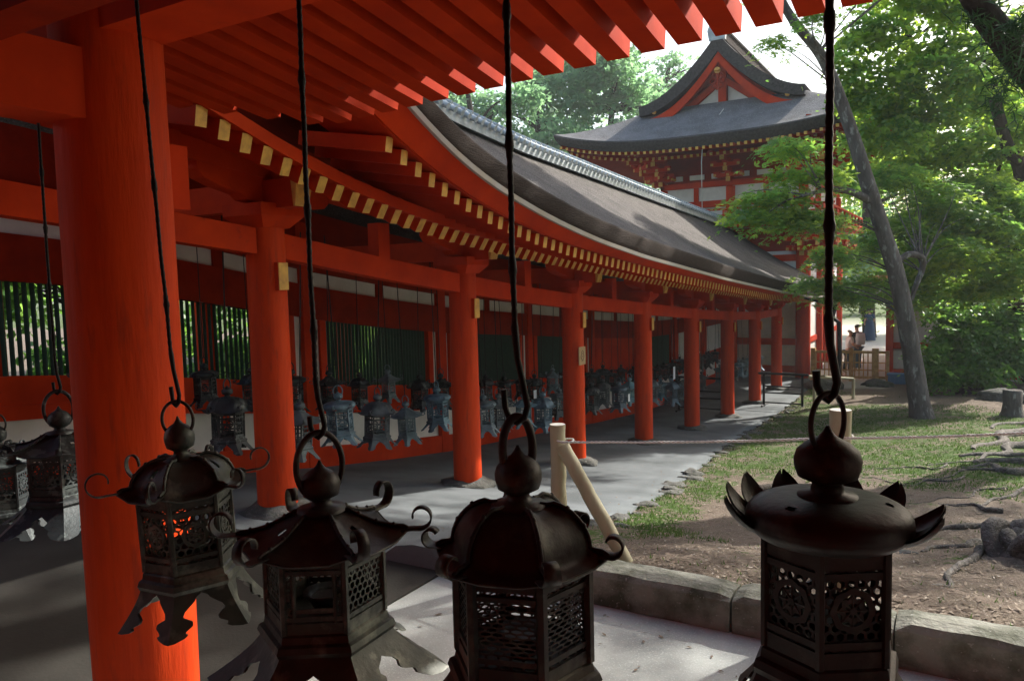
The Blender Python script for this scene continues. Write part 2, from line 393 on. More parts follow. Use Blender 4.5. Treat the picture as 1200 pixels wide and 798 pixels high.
cor = thing('roofed_corridor', 'long vermilion shrine corridor with bark roof sloping down to the gate', 'corridor', (XP, 1.7, F(1.7)))
for k, y in enumerate(PY):
    z0 = F(y)+.06; z1 = L(y)+.02; mb = MB()
    n = 10; pr = [(.175-.008*(i/n), z0+(z1-z0)*i/n) for i in range(n+1)]
    if k == 0: pr = pr
    mb.lathe(pr, 32, (XP, y, 0))
    p = part(mb, 'pillar', REDP, cor)
    mb = MB(); rockmesh(mb, (XP+random.uniform(-.03, .03), y, F(y)+.0), (.33+random.uniform(0, .05), .33, .11), k+3, sub=3, jag=.3)
    part(mb, 'stone_base', ROCK, p)
    # bracket: bearing block, boat arm, yellow tipped beam nose
    mb = MB(); zb = L(y)
    def frust(a, b, z_0, z_1, yc=y, xc=XP):
        mb.add([(xc-a, yc-a, z_0),(xc+a, yc-a, z_0),(xc+a, yc+a, z_0),(xc-a, yc+a, z_0),(xc-b, yc-b, z_1),(xc+b, yc-b, z_1),(xc+b, yc+b, z_1),(xc-b, yc+b, z_1)],
               [(0,3,2,1),(4,5,6,7),(0,1,5,4),(1,2,6,5),(2,3,7,6),(3,0,4,7)])
    frust(.15, .24, zb+.02, zb+.12); mb.box(XP-.24, XP+.24, y-.24, y+.24, zb+.12, zb+.22)
    out = [(-.72, .16), (-.72, .09), (-.66, .03), (-.52, -.0), (-.3, -.02), (-.24, -.06), (.24, -.06), (.3, -.02), (.52, 0), (.66, .03), (.72, .09), (.72, .16)]
    sl = (L(y+.5)-L(y-.5))
    mb.prism(out, lambda u, v, w, y=y, zb=zb, sl=sl: (XP+w, y+u, zb+.28+v+u*sl), -.08, .08)
    b = part(mb, 'bracket', RED, cor)
    mb = MB()   # transverse beam with flaring yellow nose
    mb.beam((XW+.15, y, zb+.30), (XP+.46, y, zb+.30), .15, .24)
    mb.add([(XP+.461, y-.075, zb+.18), (XP+.461, y+.075, zb+.18), (XP+.52, y+.10, zb+.44), (XP+.52, y-.10, zb+.44),
            (XP+.44, y-.075, zb+.18), (XP+.44, y+.075, zb+.18), (XP+.44, y+.10, zb+.44), (XP+.44, y-.10, zb+.44)],
           [(0,1,2,3),(4,7,6,5),(0,4,5,1),(3,2,6,7),(0,3,7,4),(1,5,6,2)], 1)
    part(mb, 'cross_beam', [RED, YEL], cor)
    if k:
        mb = MB(); zq = zb-.40
        mb.box(XP+.10, XP+.20, y-.055, y+.055, zq-.12, zq+.12); mb.box(XP+.20, XP+.21, y-.052, y+.052, zq-.117, zq+.117, 1)
        part(mb, 'beam_nose', [RED, YEL], cor)
    # lintel bay by bay
    if k < len(PY)-1:
        y2 = PY[k+1]; mb = MB(); P = []
        for t in np.linspace(0, 1, 9):
            yq = y+.16 + (y2-y-.32)*t; z = L(yq)
            P.append([(XP+.075, yq, z-.22), (XP+.075, yq, z), (XP-.075, yq, z), (XP-.075, yq, z-.22), (XP+.075, yq, z-.22)])
        mb.grid(P, 0, False, flip=True); part(mb, 'lintel', RED, cor)
        ym = (y+y2)/2; zm = L(ym); mb = MB()
        mb.box(XP-.07, XP+.07, ym-.09, ym+.09, zm-.01, zm+.36)
        part(mb, 'strut', RED, cor)
# long purlin under the rafters
def sweep(y0, y1, n, prof, mats, name, mi=0, flip=False, parent=cor, smooth=False):
    mb = MB(); P = []
    for t in np.linspace(0, 1, n):
        yq = y0+(y1-y0)*t; q = prof(yq); P.append(q+[q[0]])
    mb.grid([[(x, yq, z) for (x, z), yq in zip(r, [y0+(y1-y0)*t]*len(r))] for r, t in zip(P, np.linspace(0, 1, n))], mi, smooth, flip=not flip)
    mb.add([(x, y0, z) for x, z in P[0][:-1]], [tuple(range(len(P[0])-1))], mi); mb.add([(x, y1, z) for x, z in P[-1][:-1]], [tuple(range(len(P[0])-2, -1, -1))], mi)
    return part(mb, name, mats, parent)
def pz(y): return L(y)+.44
sweep(1.0, 29.2, 90, lambda y: [(XP-.09, pz(y)), (XP+.09, pz(y)), (XP+.09, pz(y)+.2), (XP-.09, pz(y)+.2)], RED, 'purlin', flip=True)
# base rafters with yellow ends
ry = list(np.arange(3.57, 29.0, .188))
def z1(y): return lerp(y, *Z1)
def z2(y): return lerp(y, *Z2)
far = MB()
for i_, y in enumerate(ry):
    mb = MB() if i_ < 100 else far; zt = z1(y); zp = pz(y)+.26
    mb.beam((XP-.0, y, zp+.02), (XP+.75, y, zt), .095, .14, mend=1)
    zt2 = max(zp+.9, zr(y)-.75)
    mb.beam((XW+.12, y, zt2), (XP+.0, y, zp+.02), .10, .125)
    if i_ < 100: part(mb, 'rafter', [RED, YEL], cor)
part(far, 'rafter', [RED, YEL], cor)['kind'] = 'stuff'
far = MB()
for i_, y in enumerate(list(np.arange(4.9, 29.0, .188))):
    mb = MB() if i_ < 100 else far; zt = z2(y)
    mb.beam((XP+.35, y, zt+.16), (XP+1.30, y, zt), .085, .12, mend=1)
    if i_ < 100: part(mb, 'flying_rafter', [RED, YEL], cor)
part(far, 'flying_rafter', [RED, YEL], cor)['kind'] = 'stuff'
# boards
sweep(3.3, 29.2, 90, lambda y: [(XP+.78, z1(y)+.07), (XP+.78, z1(y)+.13), (XP, pz(y)+.40), (XP, pz(y)+.36)], RED, 'eave_boarding', flip=True)
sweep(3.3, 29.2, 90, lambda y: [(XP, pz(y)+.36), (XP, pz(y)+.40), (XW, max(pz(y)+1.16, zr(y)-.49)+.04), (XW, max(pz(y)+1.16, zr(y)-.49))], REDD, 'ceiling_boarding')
sweep(3.3, 29.2, 90, lambda y: [(XP+.70, z1(y)+.065), (XP+.79, z1(y)+.065), (XP+.79, z1(y)+.17), (XP+.70, z1(y)+.17)], RED, 'eave_batten', flip=True)
sweep(4.3, 29.2, 90, lambda y: [(XP+.6, z2(y)+.22), (XP+1.36, z2(y)+.055), (XP+1.36, z2(y)+.10), (XP+.6, z2(y)+.27)], RED, 'flying_boarding', flip=True)
sweep(4.25, 29.25, 120, lambda y: [(XP+1.31, z2(y)+.07), (XP+1.38, z2(y)+.06), (XP+1.50, ze(y)-.015), (XP+1.40, ze(y)-.01)], RED, 'eave_fascia', flip=True)
sweep(4.25, 29.3, 120, lambda y: [(XP+1.35, ze(y)-.012), (XP+1.53, ze(y)-.012), (XP+1.545, ze(y)+.03), (XP+1.35, ze(y)+.03)], GOLDB, 'eave_strip', flip=True)
# bark roof: cross-section eave edge + concave slope both ways
def roof_pts(y, side):
    e = ze(y); r = zr(y)-.30; out = []
    xe_ = XP+1.47 if side > 0 else XW-(XP+1.47-XW)
    sg = 1 if side > 0 else -1
    out.append((xe_-.12*sg, e+.03)); out.append((xe_, e+.035)); out.append((xe_+.03*sg, e+.12)); out.append((xe_+.055*sg, e+.24)); out.append((xe_+.03*sg, e+.275))
    for t in np.linspace(.02, 1, 14):
        out.append((xe_+(XW-xe_)*t, e+.285+(r-e-.285)*(t**1.22)))
    return out
rf = None
mb = MB(); ysr = np.linspace(4.2, 29.3, 170)
for side in (1, -1):
    P = []
    for y in ysr:
        q = roof_pts(y, side); P.append([(x, y, z+ ((noise.noise(Vector((x*2, y*2, 0)))*.022 if i > 4 else noise.noise(Vector((i, y*6, 0)))*.007+noise.noise(Vector((i, y*1.3, 5)))*.006))) for i, (x, z) in enumerate(q)])
    mb.grid([r[:5] for r in P], 1, True, flip=(side < 0)); mb.grid([r[4:] for r in P], 0, True, flip=(side < 0))
rf = part(mb, 'roof', [BARK, BARKE], cor)
# ridge: stacked tiles with round end caps
mb = MB(); n = 150; yr = np.linspace(4.0, 28.9, n)
def rprof(y): z = zr(y); return [(XW-.22, z-.36), (XW-.22, z-.2), (XW-.15, z-.19), (XW-.15, z-.06), (XW-.11, z-.02), (XW, z+.03), (XW+.11, z-.02), (XW+.15, z-.06), (XW+.15, z-.19), (XW+.22, z-.2), (XW+.22, z-.36)]
mb.grid([[(x, y, z) for x, z in rprof(y)] for y in yr], 0, False, flip=False)
y = 4.1
while y < 28.9:
    z = zr(y)
    for sx_ in (1, -1):
        mb.tube([(XW+sx_*.12, y, z-.10), (XW+sx_*.33, y, z-.21)], .052, 8); 
        mb.tube([(XW+sx_*.05, y+.1, z+.0), (XW+sx_*.19, y+.1, z-.06)], .035, 6)
    y += .21
part(mb, 'ridge', TILE, rf)

# central wall with slatted windows
def wz(y, h): return F(y)+h+.0
def wallband(y0, y1, h0, h1, x0, x1, mats, name, parent=cor, n=None):
    n = n or max(2, int((y1-y0)/.5)+1); mb = MB()
    P = []
    for t in np.linspace(0, 1, n):
        y = y0+(y1-y0)*t; P.append([(x1, y, wz(y, h0)), (x1, y, wz(y, h1)), (x0, y, wz(y, h1)), (x0, y, wz(y, h0)), (x1, y, wz(y, h0))])
    mb.grid(P, 0, False, flip=True)
    for q, rv in ((P[0], 0), (P[-1], 1)): mb.add(q[:4], [(0,1,2,3)] if not rv else [(3,2,1,0)])
    return part(mb, name, mats, parent)
wposts = [1.6, 4.75, 7.5, 10.55, 13.6, 16.65, 19.7, 22.75, 25.8, 28.85]
Y0, Y1 = -1.0, 29.2
wallband(Y0, Y1, -.02, .28, XW-.10, XW+.10, RED, 'sill_beam', n=60)
wallband(Y0, Y1, .74, .88, XW-.08, XW+.08, RED, 'rail_beam', n=60)
wallband(Y0, Y1, 2.04, 2.48, XW-.09, XW+.09, REDD, 'rail_beam', n=60)
wallband(Y0, Y1, 2.68, 2.96, XW-.10, XW+.10, REDD, 'rail_beam', n=60)
wallband(Y0, Y1, 2.48, 2.68, XW-.03, XW+.03, WHT, 'plaster_panel', n=60)
wallband(Y0, Y1, 2.95, 3.5, XW-.03, XW+.03, REDD, 'plaster_panel', n=60)
wallband(Y0, Y1, .28, .74, XW-.03, XW+.03, WHT, 'plaster_panel', n=60)
for i, y in enumerate(wposts):
    wallband(y-.1, y+.1, -.03, 3.3, XW-.11, XW+.11, RED, 'wall_post')
    if i == len(wposts)-1: break
    yn = wposts[i+1]; a, b = y+.1, yn-.1
    for c, d in ((a, a+.13), (b-.13, b)): wallband(c, d, .84, 2.04, XW-.03, XW+.03, WHT, 'plaster_strip')
    for c, d in ((a+.13, a+.25), (b-.25, b-.13)): wallband(c, d, .84, 2.04, XW-.07, XW+.07, RED, 'window_jamb')
    wallband(a+.25, b-.25, .84, 1.15, XW-.05, XW+.05, RED, 'red_panel')
    mid = (a+b)/2
    wallband(mid-.07, mid+.07, 2.47, 2.7, XW-.06, XW+.06, REDD, 'short_post')
    wallband(mid-.05, mid+.05, .28, .74, XW-.06, XW+.06, RED, 'short_post')
    if i == 5: wallband(a+.25, b-.25, 1.15, 2.04, XW-.04, XW+.04, RED, 'red_panel'); continue
    if i >= 7: wallband(a+.25, b-.25, 1.15, 2.04, XW-.04, XW+.04, WHT, 'plaster_panel'); continue
    mb = MB(); y = a+.28
    while y < b-.27:
        z_0, z_1 = wz(y, 1.15), wz(y, 2.04)
        # diamond-set slat
        h = .030
        mb.add([(XW-h, y, z_0), (XW, y-h*.8, z_0), (XW+h, y, z_0), (XW, y+h*.8, z_0), (XW-h, y, z_1), (XW, y-h*.8, z_1), (XW+h, y, z_1), (XW, y+h*.8, z_1)],
               [(0,1,5,4),(1,2,6,5),(2,3,7,6),(3,0,4,7)], 0)
        y += .073
    part(mb, 'window', GRN, cor)
# far row of pillars on the other side of the central wall
for y in PY:
    mb = MB(); mb.lathe([(.17, F(y)), (.165, L(y)+.4)], 16, (2*XW-XP, y, 0)); part(mb, 'rear_pillar', REDP, cor)

# ------------------------------------------------------------------ near gallery (we stand in it)
NP = (-2.64, 1.7)
gal = thing('near_gallery', 'dark vermilion gallery overhead and at left with thick pillar and broad rafters', 'gallery', (NP[0], NP[1], -1.9))
for px_ in (NP[0], .42, 3.4):
    mb = MB(); mb.lathe([(.178, -1.84), (.184, -1.2), (.186, -.3), (.186, .3), (.182, 1.02)], 56, (px_, 1.7, 0)); p = part(mb, 'pillar', REDP, gal)
    mb = MB(); rockmesh(mb, (px_, 1.7, -1.88), (.34, .34, .1), 11+px_, sub=3, jag=.2); part(mb, 'stone_base', ROCK, p)
    mb = MB(); mb.beam((px_, -.7, .69), (px_, 1.62, .69), .2, .23); part(mb, 'tie_beam', RED, gal)
    mb = MB(); mb.beam((px_-.0, 1.7, .42), (px_, 1.96, .42), .12, .24); part(mb, 'beam_nose', RED, gal)
mb = MB(); mb.beam((-5.1, 1.7, .99), (6, 1.7, .99), .23, .24); part(mb, 'lintel', RED, gal)
mb = MB(); mb.beam((-5.1, 1.7, 1.30), (6, 1.7, 1.30), .18, .36); part(mb, 'purlin', RED, gal)
mb = MB(); mb.beam((-2.9, 1.23, .84), (6, 1.23, .84), .13, .15); part(mb, 'hanging_rail', REDD, gal)
def ztip(x): return 1.12+.045*(x+2.63)+.075
SLP = .158
x = -5.2; xs_r = []
while x < 5.2: xs_r.append(x); x += .198
for x in xs_r:
    yt = 4.0 if x > -3.75 else 4.0-(-3.75-x)*.95
    mb = MB(); zt = ztip(max(x, -3.75))+SLP*(4-yt)
    a = Vector((x, -.6, zt+SLP*(yt+.6))); b = Vector((x, yt, zt))
    w, h = .128, .13
    vs = [(x-w/2, a.y, a.z-h/2), (x+w/2, a.y, a.z-h/2), (x+w/2, a.y, a.z+h/2), (x-w/2, a.y, a.z+h/2), (x-w/2, b.y-.015, b.z-h/2), (x+w/2, b.y-.015, b.z-h/2), (x+w/2, b.y+.01, b.z+h/2), (x-w/2, b.y+.01, b.z+h/2)]
    mb.add(vs, [(0,1,2,3),(7,6,5,4),(0,4,5,1),(1,5,6,2),(2,6,7,3),(3,7,4,0)])
    part(mb, 'rafter', RED, gal)
def ntop(x, y): return ztip(max(x, -3.75))+SLP*(4-y)+.077
mb = MB(); P = [[(x, y, ntop(x, y)+.001) for y in (3.84, 3.62, 2, 0, -.7)] for x in np.linspace(-3.4, 5.3, 20)]
mb.grid(P, 0, False); 
P = [[(x, y, ntop(x, y)+.02) for y in (3.84, -.7)] for x in np.linspace(-3.4, 5.3, 20)]
mb.grid(P, 0, False, flip=True); part(mb, 'roof_boarding', WHT, gal)
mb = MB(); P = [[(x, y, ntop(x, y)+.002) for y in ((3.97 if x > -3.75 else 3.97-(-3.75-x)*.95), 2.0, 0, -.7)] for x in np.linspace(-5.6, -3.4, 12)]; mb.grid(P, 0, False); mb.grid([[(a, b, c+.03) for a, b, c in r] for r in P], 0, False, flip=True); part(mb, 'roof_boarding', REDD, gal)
for (ya, yb, hh) in ((3.86, 3.80, .07),):
    mb = MB(); P = []
    for x in np.linspace(-3.9, 5.3, 24):
        z = ntop(x, ya); P.append([(x, ya, z-.0), (x, ya, z+hh), (x, yb, z+hh+.03), (x, yb, z+.025), (x, ya, z)])
    mb.grid(P, 0, False); part(mb, 'eave_batten', RED, gal)
# bark roof above the boards
mb = MB(); P = []; Q = []
for x in np.linspace(-5.7, 12, 30):  # unseen right part runs past the rafters to block sky light
    row = []
    for t in np.linspace(0, 1, 12):
        y = 3.55-4.2*t; row.append((x, y, ntop(x, 3.55)+.34+2.3*t**1.15))
    row2 = [(x, -.65-4.2*t, ntop(x, 3.55)+.34+2.3*(1-t)**1.15) for t in np.linspace(0, 1, 8)]
    P.append([(x, 3.46, ntop(x, 3.5)+.05), (x, 3.50, ntop(x, 3.55)+.2), (x, 3.55, ntop(x, 3.55)+.34)]+row+row2)
mb.grid(P, 0, True); part(mb, 'roof', [BARK], gal)
# gallery's central wall, behind the camera
mb = MB(); mb.box(-5.6, 12, -.86, -.76, -1.9, 2.6); part(mb, 'rear_wall', REDD, gal)  # unseen; kept dark and run long to cut light in the gallery
mb = MB(); mb.box(-5.6, 12, -.9, -.72, -1.9, -1.6); mb.box(-5.6, 12, -.89, -.73, -1.1, -.9); mb.box(-5.6, 12, -.89, -.73, .5, .8); part(mb, 'rail_beam', RED, gal)
for x in (-5.2, -2.64, .42, 3.4):
    mb = MB(); mb.box(x-.11, x+.11, -.91, -.71, -1.88, 2.1); part(mb, 'wall_post', RED, gal)

# ------------------------------------------------------------------ lanterns
def hexpt(r, k, rot=0): a = math.pi/3*k+rot; return Vector((r*math.cos(a), r*math.sin(a), 0))
def lattice(mb, A, B, z0, z1, cell, th, wire, medallion=0, style='hex'):
    """openwork panel between corner points A,B from z0 to z1"""
    A = Vector(A); B = Vector(B); W = (B-A).length; u = (B-A)/W; nrm = Vector((u.y, -u.x, 0)); H = z1-z0
    def P(a, b, t=0): return A + u*a + Vector((0, 0, z0+b)) + nrm*t
    cy = H*.5
    ins = cell/2-wire/2
    dx, dy = (cell, cell*.866) if style == 'hex' else (cell*1.7, cell*.62)
    nsx = int(W/dx)+2; nsy = int(H/dy)+2
    for j in range(nsy+1):
        for i in range(nsx+1):
            cx = (i + (.5 if j % 2 else 0))*dx; cyy = j*dy
            if cx > W+dx*.2 or cyy > H+dy*.3: continue
            if medallion and math.hypot(cx-W/2, cyy-cy) < medallion: continue
            n = 6; outer = []; inner = []
            for k in range(n):
                a = math.pi/6+k*math.pi/3
                ox, oy = math.cos(a)*cell/1.732, math.sin(a)*cell/1.732
                if style != 'hex': ox *= 1.7; oy *= .72
                kk = (cell/1.732-wire*.6)/(cell/1.732)
                ix, iy = (ox*kk, oy*kk) if style == 'hex' else (ox*.80, oy*.62)
                def cl(x_, y_): return min(max(x_, 0), W), min(max(y_, 0), H)
                outer.append(cl(cx+ox, cyy+oy)); inner.append(cl(cx+ix, cyy+iy))
            vs = [P(*q) for q in outer]+[P(*q) for q in inner]+[P(*q, -th) for q in inner]+[P(*q, -th) for q in outer]
            fs = [(k, (k+1) % n, n+(k+1) % n, n+k) for k in range(n)] + [(n+k, n+(k+1) % n, 2*n+(k+1) % n, 2*n+k) for k in range(n)] + [(2*n+k, 2*n+(k+1) % n, 3*n+(k+1) % n, 3*n+k) for k in range(n)]
            mb.add(vs, fs, 0, False)
    if medallion:   # rosette: ring of petals round an open middle
        n = 32; ro = medallion*1.08
        def ringz(r0, r1, t=.0015, m=n, ph=0, mod=0):
            vs = []; fs = []
            for k in range(m):
                a = 2*math.pi*k/m; rr = r1*(1+mod*math.cos(8*a)); vs += [P(W/2+math.cos(a)*r0, cy+math.sin(a)*r0, t), P(W/2+math.cos(a)*rr, cy+math.sin(a)*rr, t), P(W/2+math.cos(a)*r0, cy+math.sin(a)*r0, -th-t), P(W/2+math.cos(a)*rr, cy+math.sin(a)*rr, -th-t)]
            for k in range(m):
                a_, b_ = 4*k, 4*((k+1) % m); fs += [(a_, b_, b_+1, a_+1), (a_+2, a_+3, b_+3, b_+2), (a_, a_+2, b_+2, b_), (a_+1, b_+1, b_+3, a_+3)]
            mb.add(vs, fs, 0, False)
        ringz(ro*.72, ro, .002, mod=.05); ringz(ro*.34, ro*.60, .001, mod=.14); ringz(.0005, ro*.16, .003)
        for k in range(8):
            a = 2*math.pi*k/8; mb.tube([P(W/2+math.cos(a)*ro*.1, cy+math.sin(a)*ro*.1), P(W/2+math.cos(a)*ro*.8, cy+math.sin(a)*ro*.8)], wire*.5, 5)

def make_lantern(st, name='hanging_lantern', lod=0):
    """st: style dict. local origin = centre of the hexagonal base's underside"""
    t = bpy.data.objects.new(name, None); COL.objects.link(t); t.empty_display_size = .1
    Mt, Mr = st['mat'], st.get('roofmat', st['mat'])
    rb, hb = st['rb'], st['hb']; n6 = 6
    # base plate
    mb = MB(); 
    mb.lathe([(rb*1.0, -.012), (rb*1.16, -.010), (rb*1.2, .0), (rb*1.16, .012), (rb*1.08, .016), (rb*1.06, .03), (rb*.98, .036)], 6, smooth=False)
    base = lpart(mb, 'base', Mt, t)
    # feet: cut skirt plates, one per side
    fd, fl = st['foot_d'], st['foot_flare']
    FO = dict(scroll=([0, .08, .14, .22, .30, .42, .54, .60, .66, .74, .82, .86, .90, .95, 1], [.5, .49, .40, .37, .30, .19, .16, .24, .31, .31, .22, .20, .24, .20, .08]),
              skirt=([0, .30, .36, .42, .50, .58, .64, .72, .80, .88, .95, 1], [.5, .5, .44, .36, .34, .38, .36, .26, .28, .24, .20, .10]),
              plain=([0, .2, .4, .7, .85, 1], [.5, .48, .30, .20, .24, .12]))[st.get('foot', 'plain')]
    nv_ = 40 if lod == 0 else 6
    for k in range(6):
        mb = MB()
        for sd_ in (1, -1):
            A = hexpt(rb*1.14, k); B = hexpt(rb*1.14, k+sd_); P = []; Q = []
            for i in range(nv_+1):
                q = i/nv_; a_ = float(np.interp(q, *FO)); row = []; rq = []
                for j in range(4):
                    base_ = A+(B-A)*(a_*j/3); p = base_*(1+fl*(q**1.3)/(rb*1.14)); p.z = -.008-fd*q
                    row.append(p); rq.append(p-base_.normalized()*.006)
                P.append(row); Q.append(rq)
            mb.grid(P, 0, False, flip=(sd_ > 0)); mb.grid(Q, 0, False, flip=(sd_ < 0))
            mb.grid([[r[-1], q_[-1]] for r, q_ in zip(P, Q)], 0, False); mb.grid([[a1, b1] for a1, b1 in zip(P[-1], Q[-1])], 0, False)
        lpart(mb, 'foot', Mt, t)
    # body frame
    mb = MB(); z0, z1 = .034, .034+hb; pw = st.get('post', .009)
    for k in range(6):
        A = hexpt(rb, k); B = hexpt(rb, k+1)
        mb.tube([A+Vector((0,0,z0)), A+Vector((0,0,z1))], pw, 6 if lod == 0 else 4, smooth=False)
        for z, h in ((z0+.012, .024), (z1-.012, .024)) + (((z0+hb*.80, .010), (z0+hb*.2, .010)) if lod == 0 else ((z0+hb*.78, .014),)):
            mb.beam(A*.995+Vector((0,0,z)), B*.995+Vector((0,0,z)), .006, h)
    body = lpart(mb, 'body_frame', Mt, t)
    # panels
    for k in range(6):
        A = hexpt(rb*.985, k); B = hexpt(rb*.985, k+1); mb = MB()
        if lod == 0:
            if st.get('window') == k:
                W = (B-A); a1 = A+W*.16; b1 = A+W*.84
                lattice(mb, A, B, z0+hb*.80, z1-.02, st['cell'], .002, st['wire']); lattice(mb, A, a1, z0+.02, z0+hb*.8, st['cell'], .002, st['wire']); lattice(mb, b1, B, z0+.02, z0+hb*.8, st['cell'], .002, st['wire'])
                for q in (a1, b1): mb.tube([q+Vector((0,0,z0+.02)), q+Vector((0,0,z0+hb*.8))], .005, 6)
                for zz in (.30,): mb.beam(a1+Vector((0,0,z0+hb*zz)), b1+Vector((0,0,z0+hb*zz)), .004, .010)
            else: lattice(mb, A, B, z0+.02, z1-.02, st['cell'], .002, st['wire'], st.get('medal', 0), st.get('lat', 'hex'))
        else:
            # coarse openwork: three bars and a ring
            W = B-A
            for s_ in (.25, .5, .75): mb.beam(A+W*s_+Vector((0,0,z0)), A+W*s_+Vector((0,0,z1)), .004, .010, up=(W.y, -W.x, 0))
            for zz in (.22, .40, .58): mb.beam(A+Vector((0,0,z0+hb*zz)), B+Vector((0,0,z0+hb*zz)), .004, .009)
            c = A+W*.5+Vector((0,0,z0+hb*.42)); u_ = W.normalized()
            mb.tube([c+u_*(.026*math.cos(a))+Vector((0,0,.030*math.sin(a))) for a in np.linspace(0, 2*math.pi, 9)], .007, 4)
        lpart(mb, 'panel', Mt, t)
    # oil dish inside
    mb = MB(); mb.lathe([(.02, z0), (.035, z0+.03), (.05, z0+.045), (.05, z0+.05), (.03, z0+.04)], 12); lpart(mb, 'oil_dish', Mt, t)
    # roof
    re, rt, hr = st['re'], st['rt'], st['hr']; lift = st.get('lift', .0)
    nth = 72 if lod == 0 else 24; nv = 14 if lod == 0 else 6; shape = st['shape']; hexy = st.get('hexy', 1)
    def rsurf(th, v, off=0):
        # v 0 top -> 1 eave
        a = (th % (math.pi/3)) - math.pi/6; hx = math.cos(math.pi/6)/math.cos(a)     # hex radius factor (1 at corners)
        hf = 1-hexy*(1-hx)
        cor_ = max(0, math.cos(3*th))**6 if False else max(0, 1-abs(((th+math.pi/6) % (math.pi/3))-math.pi/6)/.28)
        if shape == 'dome':
            r = rt+(re*.80-rt)*math.sin(min(v/.82, 1)*math.pi/2)**.9; z = hr*(1-(1-math.cos(min(v/.82, 1)*math.pi/2))*.92)
            if v > .82: q = (v-.82)/.18; r = re*.80+re*.20*q; z = hr*.08*(1-q)
        elif shape == 'pillow':
            if v < .7: q = v/.7; r = rt+(re*.98-rt)*math.sin(q*math.pi/2)**.75; z = hr*(1-.55*(1-math.cos(q*math.pi/2)))
            else: q = (v-.7)/.3; r = re*(.98+.02*math.sin(q*math.pi)-.12*q*q); z = hr*.45*(1-q)
        else:           # sloping 'hat'
            r = rt+(re-rt)*v; z = hr*(1-v)**1.35
        z += lift*cor_*max(0, v-.45)**1.5*2.2
        bulge = .006*cor_*(1 if .1 < v < .97 else 0)*st.get('rib', 1)
        return Vector((r*hf*math.cos(th), r*hf*math.sin(th), z1+.004+z+bulge-off))
    mb = MB()
    Pt = [[rsurf(2*math.pi*i/nth, j/nv) for j in range(nv+1)] for i in range(nth+1)]
    Pu = [[rsurf(2*math.pi*i/nth, j/nv, .004) for j in range(nv+1)] for i in range(nth+1)]
    # openings in the roof
    cut = st.get('roofcut', ())
    def gridcut(P, flip):
        a, b = len(P), len(P[0]); vs = [p for r in P for p in r]; fs = []
        for i in range(a-1):
            for j in range(b-1):
                th = (i+.5)/nth*6; f_ = abs(th % 1-.5)
                if lod == 0 and cut and cut[0] <= j < cut[1] and f_ < cut[2] and int(th) % 2 == cut[3]: continue
                q = (i*b+j, (i+1)*b+j, (i+1)*b+j+1, i*b+j+1); fs.append(q if flip else q[::-1])
        mb.add(vs, fs, 0, True)
    gridcut(Pt, False); gridcut(Pu, True)
    mb.grid([[a[-1], b[-1]] for a, b in zip(Pt, Pu)], 0, False, flip=True)
    roof = lpart(mb, 'roof', Mr, t)
    if lod == 0 and st.get('ribs', True):
        mb = MB()
        for k in range(6):
            mb.tube([rsurf(math.pi/3*k, v)+Vector((0, 0, .003)) for v in np.linspace(.02, 1, 16)], .0045, 6)
        for k in range(6):
            for v in (.3, .55, .8):
                p = rsurf(math.pi/3*k, v)+Vector((0, 0, .006)); mb.lathe([(.0055, -.003), (.0045, .002), (.001, .0045)], 8, p)
        mb.tube([rsurf(th, 1.0, .002) for th in np.linspace(0, 2*math.pi, 73)], .0035, 6)
        lpart(mb, 'rib', Mr, roof)
    # corner ornaments
    orn = st.get('orn', 'curl')
    for k in range(6 if orn != 'petal' else 8):
        mb = MB()
        if orn == 'curl':
            a = math.pi/3*k; e = Vector((math.cos(a), math.sin(a), 0)); b0 = rsurf(a, .97)
            cr, sz = st['curl_r'], st['curl_out']; jr = random.uniform(.85, 1.15)
            pts = [b0-e*.01]
            c = b0+e*sz+Vector((0, 0, cr*jr))
            pts.append(b0+e*sz*.5+Vector((0,0,.001)))
            for q in np.linspace(-90, st.get('curl_turn', 190), 18 if lod == 0 else 7):
                f_ = (q+90)/(st.get('curl_turn', 190)+90); rr = cr*jr*(1-.38*f_)
                pts.append(c+e*(rr*math.cos(R(q)))+Vector((0, 0, rr*math.sin(R(q)))))
            w = st.get('curl_w', .011); side = Vector((-e.y, e.x, 0))
            ring = []
            for i_, p in enumerate(pts):
                tt = (pts[min(i_+1, len(pts)-1)]-pts[max(i_-1, 0)]).normalized(); nn = tt.cross(side).normalized()
                ww = w*(1.25-.6*i_/len(pts)); ring.append([p+side*ww+nn*.0018, p-side*ww+nn*.0018, p-side*ww-nn*.0018, p+side*ww-nn*.0018, p+side*ww+nn*.0018])
            mb.grid(ring, 0, True); lpart(mb, 'curl', Mr, t)
        elif orn == 'petal':
            a = R(8.5-33+(-20, 8, 46, 76, 118, 150, 174, 200)[k]); e = Vector((math.cos(a), math.sin(a), 0)); side = Vector((-e.y, e.x, 0)); P = []
            L_ = .074; tilt0 = 14; c0 = e*(re*.84)+Vector((0,0,z1+.004))
            up = 0; out_ = 0; prev = (0., 0.)
            jt = random.uniform(-8, 12)
            for i_ in range(9):
                f_ = i_/8; ang = R(tilt0+jt+50*f_); 
                if i_: prev = (prev[0]+math.cos(ang)*L_/8, prev[1]+math.sin(ang)*L_/8)
                wd = .027*math.sin(math.pi*min(1, .20+f_*.80))**.75 if f_ < 1 else .002
                row = []
                for j_ in range(-3, 4):
                    s_ = j_/3; row.append(c0+e*(prev[0]-.008*s_*s_*0)+side*(wd*s_)+Vector((0, 0, prev[1]+.010*s_*s_)))
                P.append(row)
            mb.grid(P, 0, True); mb.grid([[p-Vector((0,0,.003))+e*.002 for p in r] for r in P], 0, True, flip=True); lpart(mb, 'petal', Mr, t)
    # finial
    zt = z1+.004+hr; rf_ = st['fin']; mb = MB()
